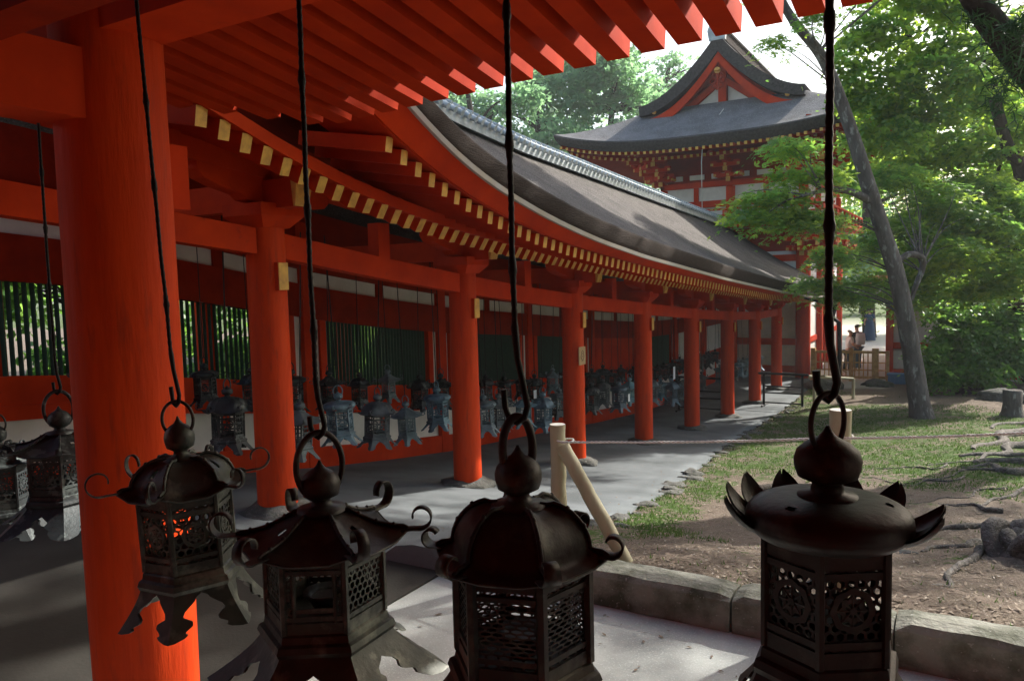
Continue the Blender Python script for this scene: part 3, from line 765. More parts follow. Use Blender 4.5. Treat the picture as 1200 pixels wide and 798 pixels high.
    pr = [(rt*1.5, -.006), (rt*1.45, .002), (rt*.8, .006), (rf_*.50, .012), (rf_*.45, .020), (rf_*.62, .024), (rf_*.9, .030), (rf_, .044), (rf_*1.02, .056), (rf_*.93, .070), (rf_*.66, .082), (rf_*.32, .090), (rf_*.16, .098), (rf_*.05, .108)]
    fs_ = st.get('finh', 1.0)
    mb.lathe([(r, z*fs_) for r, z in pr], 28 if lod == 0 else 12, (0, 0, zt)); lpart(mb, 'finial', Mr, t)
    # ring
    rr, rh = st['ring']; mb = MB(); zc = zt+st.get('ringz', .085)*fs_; tilt = st.get('rtilt', .0)
    nseg = 40 if lod == 0 else 14
    pts = []
    ra = st.get('ring_a', 0)
    for a in np.linspace(0, 2*math.pi, nseg+1):
        q = rr*math.cos(a); zz = rh*math.sin(a); pts.append(Vector((q*math.cos(ra), q*math.sin(ra), zc+zz)))
    mb.tube(pts, st.get('ringt', .005), 8 if lod == 0 else 5, cap=False); lpart(mb, 'ring', Mr, t)
    # wire
    zb = zc+rh; ln = st['wire_len']; mb = MB(); wr = st.get('wr', .0045)
    if lod == 0:
        hk = st.get('hook', .03); pts = []; rad = []
        # hook closing round the ring
        for a in np.linspace(R(200), R(-90-0), 14): pts.append(Vector((hk*.55*math.cos(a)+.0, 0, zb+hk*.4-.008+hk*.75*math.sin(a)))); 
        pts = [Vector((-hk*.6, .004, zb+hk*1.2)), Vector((-hk*.55, .004, zb+hk*.4)), Vector((-hk*.35, 0, zb-.004)), Vector((0, 0, zb-.012)), Vector((hk*.35, 0, zb-.002)), Vector((hk*.5, 0, zb+hk*.5)), Vector((hk*.30, 0, zb+hk*1.6)), Vector((hk*.1, 0, zb+hk*2.6)), Vector((0, 0, zb+hk*4))]
        rad = [wr*1.0]*8+[wr*1.2]
        z = zb+hk*4; ph = 0
        nxt = z+random.uniform(.10, .16)
        while z < zb+ln:
            z += .006; k = math.exp(-((z-nxt)/.016)**2)
            if z > nxt+.05: nxt += random.uniform(.20, .34)
            pts.append(Vector((.0006*math.sin(z*30)+.0012*math.sin(z*5), .0006*math.cos(z*26), z))); rad.append(wr*(.92+.5*k+.10*math.sin(z*330)))
        mb.tube(pts, rad, 8)
    else:
        mb.tube([(0, 0, zb-.006), (0, 0, zb+ln)], wr, 5)
    lpart(mb, 'hanging_wire', IRON, t)
    t['_zring'] = zb
    return t

# four big ones in front
def place(t, loc, rz, label, cat='lantern', group=None, tilt=(0, 0)):
    t.location = loc; t.rotation_euler = (tilt[0], tilt[1], rz); tag(t, label, cat, group)
HL = 'lanterns hanging along the near eave'
sA = dict(mat=BRZG, foot='scroll', rb=.108, hb=.185, foot_d=.095, foot_flare=.06, cell=.0185, wire=.0045, medal=.028, re=.152, rt=.03, hr=.078, shape='dome', lift=.018,
          curl_r=.030, curl_out=.042, curl_w=.005, fin=.036, ring=(.039, .046), ringz=.10, ring_a=.5, ringt=.0042, wire_len=1.4, wr=.0055, roofcut=(4, 7, .12, 0), hook=.03, post=.007)
t = make_lantern(sA); place(t, at_y(226, 672, 1.23), .05, 'smallest front lantern, grey-brown dome roof with thin curls, against the thick pillar', group=HL, tilt=(R(1), R(-2)))
sB = dict(mat=BRZG, roofmat=BRZ, rb=.130, hb=.165, foot='skirt', foot_d=.10, foot_flare=.125, cell=.017, wire=.0042, window=4, re=.190, rt=.036, hr=.070, shape='hat', lift=.016, hexy=.9,
          curl_r=.032, curl_out=.034, curl_w=.012, fin=.043, ring=(.053, .075), ringz=.095, ring_a=.55, ringt=.007, wire_len=1.4, wr=.0062, hook=.03, finh=1.0, roofcut=(5, 7, .05, 1), post=.008)
t = make_lantern(sB); place(t, at_y(383, 733, 1.23), .576, 'wide-roofed front lantern with an open window frame and flared cut skirt, second from left', group=HL)
sC = dict(mat=BRZ, rb=.128, hb=.190, foot='skirt', foot_d=.09, foot_flare=.08, cell=.0135, wire=.0040, lat='wave', re=.168, rt=.036, hr=.100, shape='dome', lift=.010,
          curl_r=.020, curl_out=.014, curl_w=.015, curl_turn=150, fin=.044, ring=(.030, .062), ringz=.100, ring_a=.6, ringt=.0085, wire_len=1.5, wr=.0062, hook=.042, finh=1.05, roofcut=(6, 8, .04, 1), post=.011)
t = make_lantern(sC); place(t, at_y(613, 786, 1.23), .28, 'large black dome-roofed front lantern with riveted ribs and wavy mesh, before the log post', group=HL)
sD = dict(mat=BRZB, rb=.096, hb=.170, foot='skirt', foot_d=.085, foot_flare=.06, cell=.0150, wire=.0040, medal=.030, re=.122, rt=.030, hr=.056, shape='pillow', hexy=0, lift=0, rib=0, ribs=False, orn='petal',
          fin=.048, ring=(.042, .046), ringz=.112, ring_a=.55, ringt=.0042, wire_len=1.3, wr=.0062, hook=.028, finh=1.0, roofcut=(3, 4, .06, 1), post=.007)
t = make_lantern(sD); place(t, at_y(968, 776, 1.23), .576, 'round pillow-roofed rust-brown front lantern ringed with upturned petals, rightmost of all', group=HL)
# two in the dark at far left
sE = dict(sB, mat=DRKL, roofmat=DRKL, curl_r=.015, curl_w=.01, window=9, medal=.03, cell=.022, wire=.006)
t = make_lantern(sE); place(t, at_y(76, 582, 1.75), .5, 'dark lantern in shadow just left of the thick near pillar', group=HL)
t2 = make_lantern(dict(sA, mat=DRKL, foot_d=.1, wire_len=1.4)); place(t2, at_y(4, 600, 1.75), .1, 'dark lantern cut by the left edge of the photo, beside another shadowed lantern', group=HL)

# corridor lanterns: three kinds, copied
fA = dict(mat=VERD, rb=.135, hb=.23, foot_d=.10, foot_flare=.085, foot_mid=.35, cell=.03, wire=.006, re=.225, rt=.04, hr=.125, shape='dome', lift=.02, curl_r=.03, curl_out=.03, curl_w=.014, fin=.05, ring=(.05, .06), ringz=.11, ringt=.007, wire_len=1.6, wr=.0065, post=.012)
fB = dict(fA, mat=VERD2, re=.24, hr=.105, shape='hat', hb=.22, rb=.12)
fC = dict(fA, mat=VERD, re=.18, hr=.08, shape='pillow', hexy=0, rib=0, rb=.13, hb=.24, curl_r=.02)
fD = dict(fA, mat=DRKL); fE = dict(fB, mat=DRKL); fF = dict(fC, mat=DRKL)
protos = {}
for k_, s_ in zip('ABCDEF', (fA, fB, fC, fD, fE, fF)): protos[k_] = make_lantern(s_, lod=1)
used = set()
def copy_tree(o, parent=None):
    c = o.copy(); COL.objects.link(c)
    if parent is not None: c.parent = parent
    for ch in list(o.children): copy_tree(ch, c)
    return c
def far_lantern(kind, x, y, ztip_, label, group, rz=None, s=1.0, ztop=None):
    o = protos[kind] if kind not in used else copy_tree(protos[kind]); used.add(kind)
    st = dict(A=fA, B=fB, C=fC, D=fD, E=fE, F=fF)[kind]
    tot = .034+st['hb']+.004+st['hr']+.108
    o.location = (x, y, ztip_-tot*s); o.rotation_euler = (random.uniform(-.05, .05), random.uniform(-.05, .05), random.uniform(0, 6.28) if rz is None else rz); o.scale = (s, s, s)
    tag(o, label, 'lantern', group)
    return o
KN = dict(A='blue-green domed lantern', B='pale hat-roofed lantern', C='blue-green round-topped lantern', D='dark domed lantern', E='dark hat-roofed lantern', F='dark round-topped lantern')
ORD = ['first', 'second', 'third', 'fourth', 'fifth', 'sixth', 'seventh', 'eighth', 'ninth', 'tenth', 'eleventh', 'twelfth', 'thirteenth', 'fourteenth', 'fifteenth', 'sixteenth', 'seventeenth', 'eighteenth', 'nineteenth', 'twentieth', 'twenty-first', 'twenty-second', 'twenty-third', 'twenty-fourth', 'twenty-fifth', 'twenty-sixth', 'twenty-seventh', 'twenty-eighth', 'twenty-ninth', 'thirtieth', 'thirty-first', 'thirty-second', 'thirty-third', 'thirty-fourth', 'thirty-fifth', 'thirty-sixth', 'thirty-seventh', 'thirty-eighth', 'thirty-ninth', 'fortieth', 'forty-first', 'forty-second']
GA, GB = 'lanterns of the front row in the corridor', 'lanterns of the row by the corridor wall'
rowA = [(4.80, 'D', -.92), (5.72, 'B', -1.20), (6.30, 'C', -1.18), (6.90, 'A', -1.28), (7.50, 'B', -1.46), (8.12, 'C', -1.36), (9.26, 'C', -1.62), (9.75, 'B', -1.68)]
y = 10.4; kk = 0
while y < 26.5:
    if not (20.6 < y < 21.6): rowA.append((y, 'BACADACB'[kk % 8], F(y)+1.18+random.uniform(-.08, .06)))
    y += .60 + (.02 if kk % 5 else .12); kk += 1
rowA = rowA[:33]
def bay(y):
    i = sum(1 for q in PY if q < y); return i
def lab(row, kind, i, y):
    b_ = bay(y); nm = ['', 'before the second pillar', 'past the second pillar', 'past the third pillar', 'past the fourth pillar', 'past the fifth pillar', 'past the sixth pillar', 'past the seventh pillar', 'past the eighth pillar', 'near the gate'][b_]
    return nm
cnt = {}
for i, (y, k_, zt) in enumerate(rowA):
    nm = lab('A', k_, i, y); c_ = cnt.get(nm, 0); cnt[nm] = c_+1
    far_lantern(k_, XP-.70+random.uniform(-.04, .04), y, zt, f'{KN[k_]}, {ORD[c_]} in front row {nm}', GA, s=random.uniform(.86, 1.10))
cnt = {}
rowB = []
y = 4.2; kk = 0
while y < 25.5:
    rowB.append((y, 'DEFDFEDB'[kk % 8], F(y)+1.38+random.uniform(-.07, .07))); y += .62; kk += 1
for i, (y, k_, zt) in enumerate(rowB):
    nm = lab('B', k_, i, y); c_ = cnt.get(nm, 0); cnt[nm] = c_+1
    far_lantern(k_, XW+.62+random.uniform(-.05, .05), y, zt, f'{KN[k_]}, {ORD[c_]} in wall row {nm}', GB, s=random.uniform(.78, 1.0))

# paper tags hanging in a few lanterns
for (px, py, w, h, dd, tl) in ((627, 462, .11, .16, -7.0, 'white paper tag hung on a wall-row lantern left of the fourth pillar'), (737, 466, .10, .16, -5.9, 'white paper tag hung among lanterns between the fourth and fifth pillars'), (790, 437, .14, .30, -5.9, 'larger white paper tag hung between the fifth and sixth pillars')):
    p = at_x(px, py, dd); mb = MB(); mb.box(p.x, p.x+.004, p.y-w/2, p.y+w/2, p.z-h/2, p.z+h/2); o = mb.build('paper_tag', PAPER, org=p); tag(o, tl, 'tag', 'paper tags among the lanterns')
# notice on pillar: small wooden plate with an ink lantern drawing
p = at_x(667, 420, XP+.16); py_ = PY[3]
mb = MB(); mb.box(XP+.172, XP+.185, py_-.17, py_+.06, p.z-.14, p.z+.14)
nb = mb.build('notice_board', BOARDM, org=(XP+.18, py_, p.z-.14)); tag(nb, 'small tan notice plate with a brown drawing, fixed on the fourth pillar', 'notice')
mb = MB(); cx, cy_ = py_-.055, p.z
def ink(pts, r=.006): mb.tube([(XP+.187, cx+a, cy_+b) for a, b in pts], r, 5)
ink([(.055*math.cos(a), -.01+.05*math.sin(a)) for a in np.linspace(0, 2*math.pi, 17)]); ink([(-.05, .045), (0, .085), (.05, .045)]); ink([(-.03, -.075), (.03, -.075)]); ink([(-.02, -.01), (.02, -.01)])
ik = mb.build('drawing', INK, nb, org=(XP+.18, py_, p.z-.14))

# ------------------------------------------------------------------ posts and rope
def log(mb, a, b, r, n=20):
    a = Vector(a); b = Vector(b); k = 14; pts = [a+(b-a)*(i/k)+Vector((noise.noise(Vector((i*.7, r*90, 1)))*.006, noise.noise(Vector((i*.7, r*90, 5)))*.006, 0)) for i in range(k+1)]
    mb.tube(pts, [r*(1+.05*noise.noise(Vector((i*.9, r*50, 2)))) for i in range(k+1)], n, 0, cap=False)
    d = (b-a).normalized(); q = d.orthogonal().normalized(); w = d.cross(q)
    for c, sg in ((pts[-1], 1), (pts[0], -1)):
        ring = [c+(q*math.cos(2*math.pi*j/n)+w*math.sin(2*math.pi*j/n))*r*.98 for j in range(n)]
        mb.add(ring, [tuple(range(n)) if sg > 0 else tuple(range(n-1, -1, -1))], 1)
pt = at_y(653.5, 497, 4.42); gz = G(pt.x, pt.y)
po = thing('log_post', 'peeled log post with slanting brace and white cut top at the gravel corner', 'post', (pt.x, pt.y, gz), 'log posts carrying the rope')
mb = MB(); log(mb, (pt.x, pt.y, gz-.1), (pt.x, pt.y, pt.z), .051); part(mb, 'upright', [LOG, LOGE], po)
ft = at_y(733, 655, 4.36); mb = MB(); top = at_y(659, 522, 4.36)
log(mb, (ft.x+.01, ft.y, ft.z-.03), top, .047); part(mb, 'brace', [LOG, LOGE], po)
p2 = at_y(985, 480, 4.34); g2 = G(p2.x, p2.y)
po2 = thing('log_post', 'peeled log post standing upright behind the round-topped front lantern', 'post', (p2.x, p2.y, g2), 'log posts carrying the rope')
mb = MB(); log(mb, (p2.x, p2.y, g2-.1), p2, .055); part(mb, 'upright', [LOG, LOGE], po2)
ends = [at_y(662, 516, 4.42), at_y(985, 511, 4.34), None]; ends[2] = at_y(1260, 501, 4.34)
mb = MB()
for a, b in ((ends[0], ends[1]), (ends[1], ends[2])):
    k = 160; pts = []
    for strand in (0, 1):
        pts = []
        for i in range(k+1):
            t_ = i/k; p = a+(b-a)*t_; p = p+Vector((0, -.058, -.010*math.sin(math.pi*t_))); ph = i*1.1+strand*math.pi
            pts.append(p+Vector((0, math.cos(ph)*.0035, math.sin(ph)*.0035)))
        mb.tube(pts, .0048, 5)
for a, r_ in ((ends[0], .056), (ends[1], .060)):
    mb.tube([a+Vector((r_*math.cos(q), r_*math.sin(q), .004*math.sin(q*2))) for q in np.linspace(0, 2*math.pi, 21)], .006, 6)
o = mb.build('rope', ROPE, org=ends[0]); tag(o, 'thin white twisted rope stretched between the log posts across the garden', 'rope')

# ------------------------------------------------------------------ barriers, fence, pipe, box
def barrier(a, b, h, lab_):
    t = thing('metal_barrier', lab_, 'barrier', a, 'black metal barriers in the corridor'); a = Vector(a); b = Vector(b)
    for q in (a, b):
        mb = MB(); mb.tube([q, q+Vector((0, 0, h))], .035, 8); mb.tube([q+Vector((0, -.25, .03)), q+Vector((0, .25, .03))], .03, 6); part(mb, 'post', IRON, t)
    for z in (h, .62*h, .42*h, .12*h):
        mb = MB(); e = (b-a).normalized()*(.15 if z == h else 0); mb.tube([a+Vector((0, 0, z))-e, b+Vector((0, 0, z))+e], .035 if z == h else .022, 6); part(mb, 'rail', IRON, t)
yb = 22.5
barrier((at_x(898, 470, -4.9).x, yb, F(yb)), (-3.85, yb, F(yb)), .95, 'black metal barrier at the corridor edge before the far pillars')
barrier((-6.75, 20.5, F(20.5)), (-5.55, 20.5, F(20.5)), .95, 'black metal barrier between seventh and eighth pillars, inside the corridor')

fa, fb = ground_at(953, 446), ground_at(1041, 448)
fb.y = fa.y+.3; fb = Vector((at_y(1040, 440, fa.y+.3).x, fa.y+.3, fa.z))
ft_ = thing('lattice_fence', 'low golden wooden lattice fence closing the path to the gate', 'fence', fa)
hF = 1.08; dF = (fb-fa)
for t_, w in ((0, .16), (.36, .10), (.52, .13), (.84, .2), (1.0, .10)):
    p = fa+dF*t_; mb = MB(); mb.box(p.x-w/2, p.x+w/2, p.y-w/2, p.y+w/2, p.z-.05, p.z+hF+(.08 if w > .12 else 0)); part(mb, 'post', WOOD, ft_)
for z, w in ((hF-.05, .09), (hF*.62, .04), (hF*.38, .04), (.16, .08)):
    mb = MB(); mb.beam(fa+Vector((0, 0, z)), fb+Vector((0, 0, z)), w*.7, w); part(mb, 'rail', WOOD, ft_)
mb = MB()
for t_ in np.linspace(.04, .8, 14): p = fa+dF*t_; mb.box(p.x-.017, p.x+.017, p.y-.02, p.y+.02, p.z+.1, p.z+hF)
part(mb, 'lattice', WOOD, ft_)

# bamboo rail
ba = at_y(948, 441, 23.6); t = thing('bamboo_rail', 'short pale bamboo handrail beside the corridor kerb', 'handrail', (ba.x, ba.y, F(23.6)))
bb = at_y(1000, 444, 24.4)
mb = MB(); mb.tube([ba, bb], .04, 8); mb.tube([ba+Vector((0, 0, -.05)), ba+Vector((.5, -.3, .08))], .035, 8); part(mb, 'rail', LOG, t)
for q in (ba+Vector((.15, 0, 0)), bb):
    mb = MB(); mb.tube([(q.x, q.y, G(q.x, q.y)-.05), q], .045, 8); part(mb, 'post', LOG, t)
# drainpipe
mb = MB(); y_ = 22.3
pp = [at_y(975, 372, y_), at_y(983, 378, y_), at_y(984, 410, y_), at_y(983, 448, y_), at_y(978, 458, y_), at_y(981, 466, y_), at_y(986, 476, y_)]
gzz = G(pp[-1].x, y_); pp.append(Vector((pp[-1].x, y_, gzz)))
dp = thing('drainpipe', 'dark drainpipe with a kinked foot hanging from the corridor eave corner', 'drainpipe', (pp[-1].x, y_, gzz))
mb.tube(pp, .055, 8); part(mb, 'pipe', IRON, dp)
q = at_y(975, 362, y_); mb = MB(); mb.lathe([(.06, -.25), (.1, -.1), (.13, 0), (.13, .12)], 10, q); part(mb, 'funnel', IRON, dp)
mb = MB(); q2 = Vector((XP+1.5, y_, ze(y_)-.05)); mb.tube([q+Vector((0, 0, .1)), q2], .04, 6); part(mb, 'bracket', IRON, dp)
# blue crate
q = ground_at(1054, 447); q.y -= .6; q.z = G(q.x, q.y)
mb = MB(); mb.box(q.x-.3, q.x+.3, q.y-.2, q.y+.2, q.z, q.z+.3); mb.box(q.x-.33, q.x+.33, q.y-.23, q.y+.23, q.z+.3, q.z+.35)
for k in range(5): mb.box(q.x-.26+k*.12, q.x-.22+k*.12, q.y-.22, q.y-.2, q.z+.03, q.z+.28)
o = mb.build('plastic_crate', BLUE, org=q); tag(o, 'small blue plastic crate at the foot of the white wall', 'crate')

# ------------------------------------------------------------------ gate tower
GX, GY = -7.6, 29.3; GH = F(29)
gate = thing('gate_tower', 'two-storey vermilion shrine gate with gabled bark roof rising behind the corridor', 'gate', (GX, GY, GH))
hw = 2.6; gl = 8.4; y0g, y1g = GY, GY+gl; x0g, x1g = GX-hw, GX+hw
cols = [(x0g, y0g), (GX, y0g), (x1g, y0g), (x1g, y0g+2.8), (x1g, y0g+5.6), (x1g, y1g), (x0g, y1g), (x0g, y0g+2.8), (x0g, y0g+5.6), (GX, y1g)]
for (x, y) in cols:
    mb = MB(); mb.lathe([(.26, GH), (.25, 1.0)], 24, (x, y, 0)); part(mb, 'column', REDP, gate)
    mb = MB(); mb.lathe([(.17, 1.9), (.17, 3.3)], 16, (x, y, 0)); part(mb, 'upper_column', REDP, gate)
def gbox(nm, m, *a): mb = MB(); mb.box(*a); return part(mb, nm, m, gate)
for (xa, xb, ya, yb_) in ((x0g, x1g, y0g-.0, y0g), (x0g, x1g, y1g, y1g)):
    gbox('lower_wall', WHT, xa+.1, xb-.1, ya-.04, ya+.04, GH, .8)
    for z in (GH+.3, GH+1.3, GH+2.9, .55): gbox('beam', RED, xa, xb, ya-.09, ya+.09, z-.12, z+.12)
for z in (GH+2.9, .55): gbox('beam', RED, x1g-.09, x1g+.09, y0g, y1g, z-.12, z+.12)
gbox('side_wall', WHT, x1g-.05, x1g+.05, y0g+.2, y0g+2.6, GH+.2, .4); gbox('side_wall', WHT, x1g-.05, x1g+.05, y0g+5.8, y1g-.2, GH+.2, .4)
gbox('beam', RED, x1g-.1, x1g+.1, y0g, y0g+2.8, GH+1.2, GH+1.4); gbox('beam', RED, x1g-.1, x1g+.1, y0g+5.6, y1g, GH+1.2, GH+1.4)
gbox('bracket_wall', REDD, x0g+.08, x1g-.08, y0g+.12, y1g-.12, .5, 1.7); gbox('bracket_wall', REDD, x0g+.12, x1g-.12, y0g+.12, y1g-.12, 3.5, 5.2)
# upper storey walls
gbox('upper_wall', WHT, x0g+.05, x1g-.05, y0g+.02, y0g+.1, 1.9, 3.5); gbox('upper_wall', WHT, x1g-.1, x1g-.02, y0g+.05, y1g, 1.9, 3.5); gbox('upper_wall', WHT, x0g+.02, x0g+.1, y0g+.05, y1g, 1.9, 3.5); gbox('upper_wall', WHT, x0g+.05, x1g-.05, y1g-.1, y1g-.02, 1.9, 3.5)
for z, h in ((2.68, .24), (3.42, .2), (1.98, .12)):
    gbox('upper_beam', RED, x0g-.1, x1g+.1, y0g-.1, y0g+.06, z-h/2, z+h/2); gbox('upper_beam', RED, x1g-.06, x1g+.1, y0g-.1, y1g+.1, z-h/2+.003, z+h/2-.003); gbox('upper_beam', RED, x0g-.1, x0g+.06, y0g-.1, y1g+.1, z-h/2+.003, z+h/2-.003)
for x in (GX-1.3, GX+1.3): gbox('upper_strut', RED, x-.09, x+.09, y0g-.05, y0g+.05, 1.9, 3.4)
for x in np.linspace(x0g+.5, x1g-.5, 6):
    gbox('plaster_panel', WHT, x-.28, x+.28, y0g-.06, y0g+.0, 3.62, 3.8)
# balcony
bp_ = 1.0
mb = MB()
for a in ((x0g-bp_, x1g+bp_, y0g-bp_, y0g+.1), (x1g-.1, x1g+bp_, y0g+.1, y1g+bp_), (x0g-bp_, x0g+.1, y0g+.1, y1g+bp_)): mb.box(*a, 1.72, 1.84)
part(mb, 'balcony_floor', RED, gate)
mb = MB()
x = x0g-bp_
while x < x1g+bp_: mb.box(x, x+.09, y0g-bp_-.03, y0g-bp_, 1.73, 1.83); x += .19
y = y0g-bp_
while y < y1g+bp_: mb.box(x1g+bp_, x1g+bp_+.03, y, y+.09, 1.73, 1.83); y += .19
part(mb, 'balcony_edge', YEL, gate)
mb = MB()
for z, w in ((2.38, .045), (2.16, .03), (1.98, .035)):
    e = .25 if z > 2.3 else .08
    mb.tube([(x0g-bp_+.08-e, y0g-bp_+.08, z), (x1g+bp_-.08+e, y0g-bp_+.08, z)], w, 6); mb.tube([(x1g+bp_-.08, y0g-bp_+.08-e, z), (x1g+bp_-.08, y1g+bp_, z)], w, 6); mb.tube([(x0g-bp_+.08, y0g-bp_+.08-e, z), (x0g-bp_+.08, y1g+bp_, z)], w, 6)
for x in np.linspace(x0g-bp_+.08, x1g+bp_-.08, 7): mb.box(x-.05, x+.05, y0g-bp_+.04, y0g-bp_+.12, 1.84, 2.34)
for y in np.linspace(y0g-bp_+.08, y1g+bp_-.08, 10): mb.box(x1g+bp_-.12, x1g+bp_-.04, y-.05, y+.05, 1.84, 2.34)
part(mb, 'balcony_railing', RED, gate)
# bracket sets
def bracketset(x, y, z, ox, oy, n, corner=False, s=1.0):
    mb = MB(); ln = math.hypot(ox, oy); ox /= ln; oy /= ln; sx_, sy_ = -oy, ox
    for k in range(n):
        zz = z+k*.34*s; rch = (.35+k*.42)*s
        def bx(cx, cy, a, b, z_0, z_1, m): # oriented box: a along out, b along side
            vs = []
            for zq in (z_0, z_1):
                for i, j in ((-1,-1),(1,-1),(1,1),(-1,1)): vs.append((cx+ox*a*i+sx_*b*j, cy+oy*a*i+sy_*b*j, zq))
            mb.add(vs, [(0,3,2,1),(4,5,6,7),(0,1,5,4),(1,2,6,5),(2,3,7,6),(3,0,4,7)], m)
        bx(x+ox*rch/2, y+oy*rch/2, rch/2, .07*s, zz, zz+.17*s, 0)
        bx(x+ox*(rch+.012), y+oy*(rch+.012), .012, .08*s, zz, zz+.17*s, 1)
        for rr in ([rch] if k else [0, rch]):
            bx(x+ox*rr*.92, y+oy*rr*.92, .07*s, .48*s, zz+.17*s, zz+.30*s, 0)
            for e in (-.42, 0, .42):
                bx(x+ox*rr*.92+sx_*e*s, y+oy*rr*.92+sy_*e*s, .10*s, .10*s, zz+.28*s, zz+.36*s, 0)
                bx(x+ox*(rr*.92+.075*s)+sx_*e*1.14*s, y+oy*(rr*.92+.075*s)+sy_*e*1.14*s, .012, .05*s, zz+.19*s, zz+.28*s, 1)
    part(mb, 'bracket_set', [RED, YEL], gate)
for x in (x0g, GX, x1g): bracketset(x, y0g, 3.45, 0, -1, 3); bracketset(x, y0g, .62, 0, -1, 2)
for y in (y0g, y0g+2.8, y0g+5.6, y1g): bracketset(x1g, y, 3.45, 1, 0, 3); bracketset(x1g, y, .62, 1, 0, 2)
for y in (y0g, y0g+2.8, y0g+5.6, y1g): bracketset(x0g, y, 3.45, -1, 0, 3)
for c, ox in ((x1g, 1), (x0g, -1)): bracketset(c, y0g, 3.45, ox, -1, 3, s=1.25); bracketset(c, y0g, .62, ox, -1, 2)
# main roof
OV = 3.15; ex0, ex1, ey0, ey1 = x0g-OV, x1g+OV, y0g-OV, y1g+OV
ez = 4.38; RZ = 8.0; GB_ = 28.15   # gable plane
def upturn(t): return .50*abs(t)**3.2
def eavez(x, y):
    tx = (x-GX)/(ex1-GX); ty = (y-(ey0+ey1)/2)/((ey1-ey0)/2)
    return ez + (upturn(tx) if True else 0)*(abs(ty) > .5)*0 + upturn(max(-1, min(1, tx)))*abs(ty)**4 + upturn(ty)*abs(tx)**4*.0
def skirt(t, v):
    """t 0..4 round the rectangle, v 0 eave -> 1 top of the skirt"""
    ix0, ix1, iy0, iy1 = GX-2.85, GX+2.85, GB_, y1g+1.15
    c = [(ex0, ey0), (ex1, ey0), (ex1, ey1), (ex0, ey1), (ex0, ey0)]; ic = [(ix0, iy0), (ix1, iy0), (ix1, iy1), (ix0, iy1), (ix0, iy0)]
    k = min(int(t), 3); f_ = t-k
    ox_, oy_ = c[k][0]+(c[k+1][0]-c[k][0])*f_, c[k][1]+(c[k+1][1]-c[k][1])*f_
    ixx, iyy = ic[k][0]+(ic[k+1][0]-ic[k][0])*f_, ic[k][1]+(ic[k+1][1]-ic[k][1])*f_
    up = .62*abs(2*f_-1)**3.0
    return (ox_+(ixx-ox_)*v, oy_+(iyy-oy_)*v, ez+.38+up*(1-v)**1.5+1.42*(v**1.15))
mb = MB(); T = np.linspace(0, 4, 129); V = np.linspace(0, 1, 12)
mb.grid([[skirt(t_, v) for v in V] for t_ in T], 0, True)
def drop(p, d, inn):
    return (p[0]+(GX-p[0])*inn, p[1]+((ey0+ey1)/2-p[1])*inn, p[2]-d)
E0 = [skirt(t_, 0) for t_ in T]
mb.grid([[drop(p, .06, -.004), drop(p, .20, .004), drop(p, .36, .02), drop(p, .37, .06)] for p in E0], 1, False, flip=True)
mb.grid([[p, drop(p, .06, -.004)] for p in E0], 1, False, flip=True)
skr = part(mb, 'roof', [BARKG, BARKF], gate)
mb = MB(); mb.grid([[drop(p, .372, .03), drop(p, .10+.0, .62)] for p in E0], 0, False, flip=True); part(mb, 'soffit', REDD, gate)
# rafters of the gate eave (front and right side), yellow tips
def gr_raft(nm, t_, i0, i1, dz, w, i2=None):
    p = skirt(t_, 0); a = Vector(drop(p, .37+dz, i0)); b = Vector(drop(p, .37+dz-.16, i1)); mb = MB()
    mb.beam(b, a, w, w, mend=1); part(mb, nm, [RED, YEL], gate)
k_ = int(t_) if False else 0
for t_ in np.linspace(.02, .98, 48):
    for (i0, nm, dz) in ((.035, 'flying_rafter', .06), (.115, 'rafter', .17)):
        p = skirt(t_, 0); a = Vector((p[0], p[1]+.10+(0.9 if nm == 'rafter' else 0), p[2]-.37-dz)); b = Vector((a.x, a.y+1.6, a.z+.22)); mb = MB()
        mb.beam(b, a, .10, .10, mend=1); part(mb, nm, [RED, YEL], gate)
for t_ in np.linspace(1.02, 1.98, 48):
    for (nm, dz) in (('flying_rafter', .06), ('rafter', .17)):
        p = skirt(t_, 0); a = Vector((p[0]-.10-(0.9 if nm == 'rafter' else 0), p[1], p[2]-.37-dz)); b = Vector((a.x-1.6, a.y, a.z+.22)); mb = MB()
        mb.beam(b, a, .10, .10, mend=1); part(mb, nm, [RED, YEL], gate)
# gabled upper roof: curve from ridge down to skirt
def gab(u): # u 0 ridge ->1 foot ; half width
    return 2.92*u, RZ-(RZ-5.98)*(1-(1-u)**1.75) + .0
mb = MB(); yA, yB = GB_-.62, y1g+1.7; U = np.linspace(0, 1, 16)
for sg in (1, -1):
    top = [[(GX+sg*gab(u)[0], y, gab(u)[1]+.42-.14*u) for u in U] for y in np.linspace(yA, yB, 8)]
    mb.grid(top, 0, True, flip=(sg > 0))
    for yq, fl_ in ((yA, 0), (yB, 1)):
        mb.grid([[(GX+sg*gab(u)[0], yq, gab(u)[1]+.42-.14*u), (GX+sg*(gab(u)[0]-.02), yq+.03, gab(u)[1]-.16+.10*u)] for u in U], 1, False, flip=(sg > 0) ^ bool(fl_))
    mb.grid([[(GX+sg*gab(u)[0], y, gab(u)[1]-.16+.10*u) for u in U] for y in (yA+.03, yB)], 1, True, flip=(sg < 0))
part(mb, 'gable_roof', [BARKG, BARKF], gate)
# barge boards
for sg in (1, -1):
    mb = MB(); P = []
    for u in np.linspace(0, .98, 14):
        x_, z_ = gab(u); x_ *= .90; z_ -= .19
        P.append([(GX+sg*x_, yA+.12, z_+.01), (GX+sg*x_, yA+.12, z_-.34), (GX+sg*x_, yA+.22, z_-.34), (GX+sg*x_, yA+.22, z_+.01), (GX+sg*x_, yA+.12, z_+.01)])
    mb.grid(P, 0, False, flip=(sg < 0)); part(mb, 'barge_board', RED, gate)
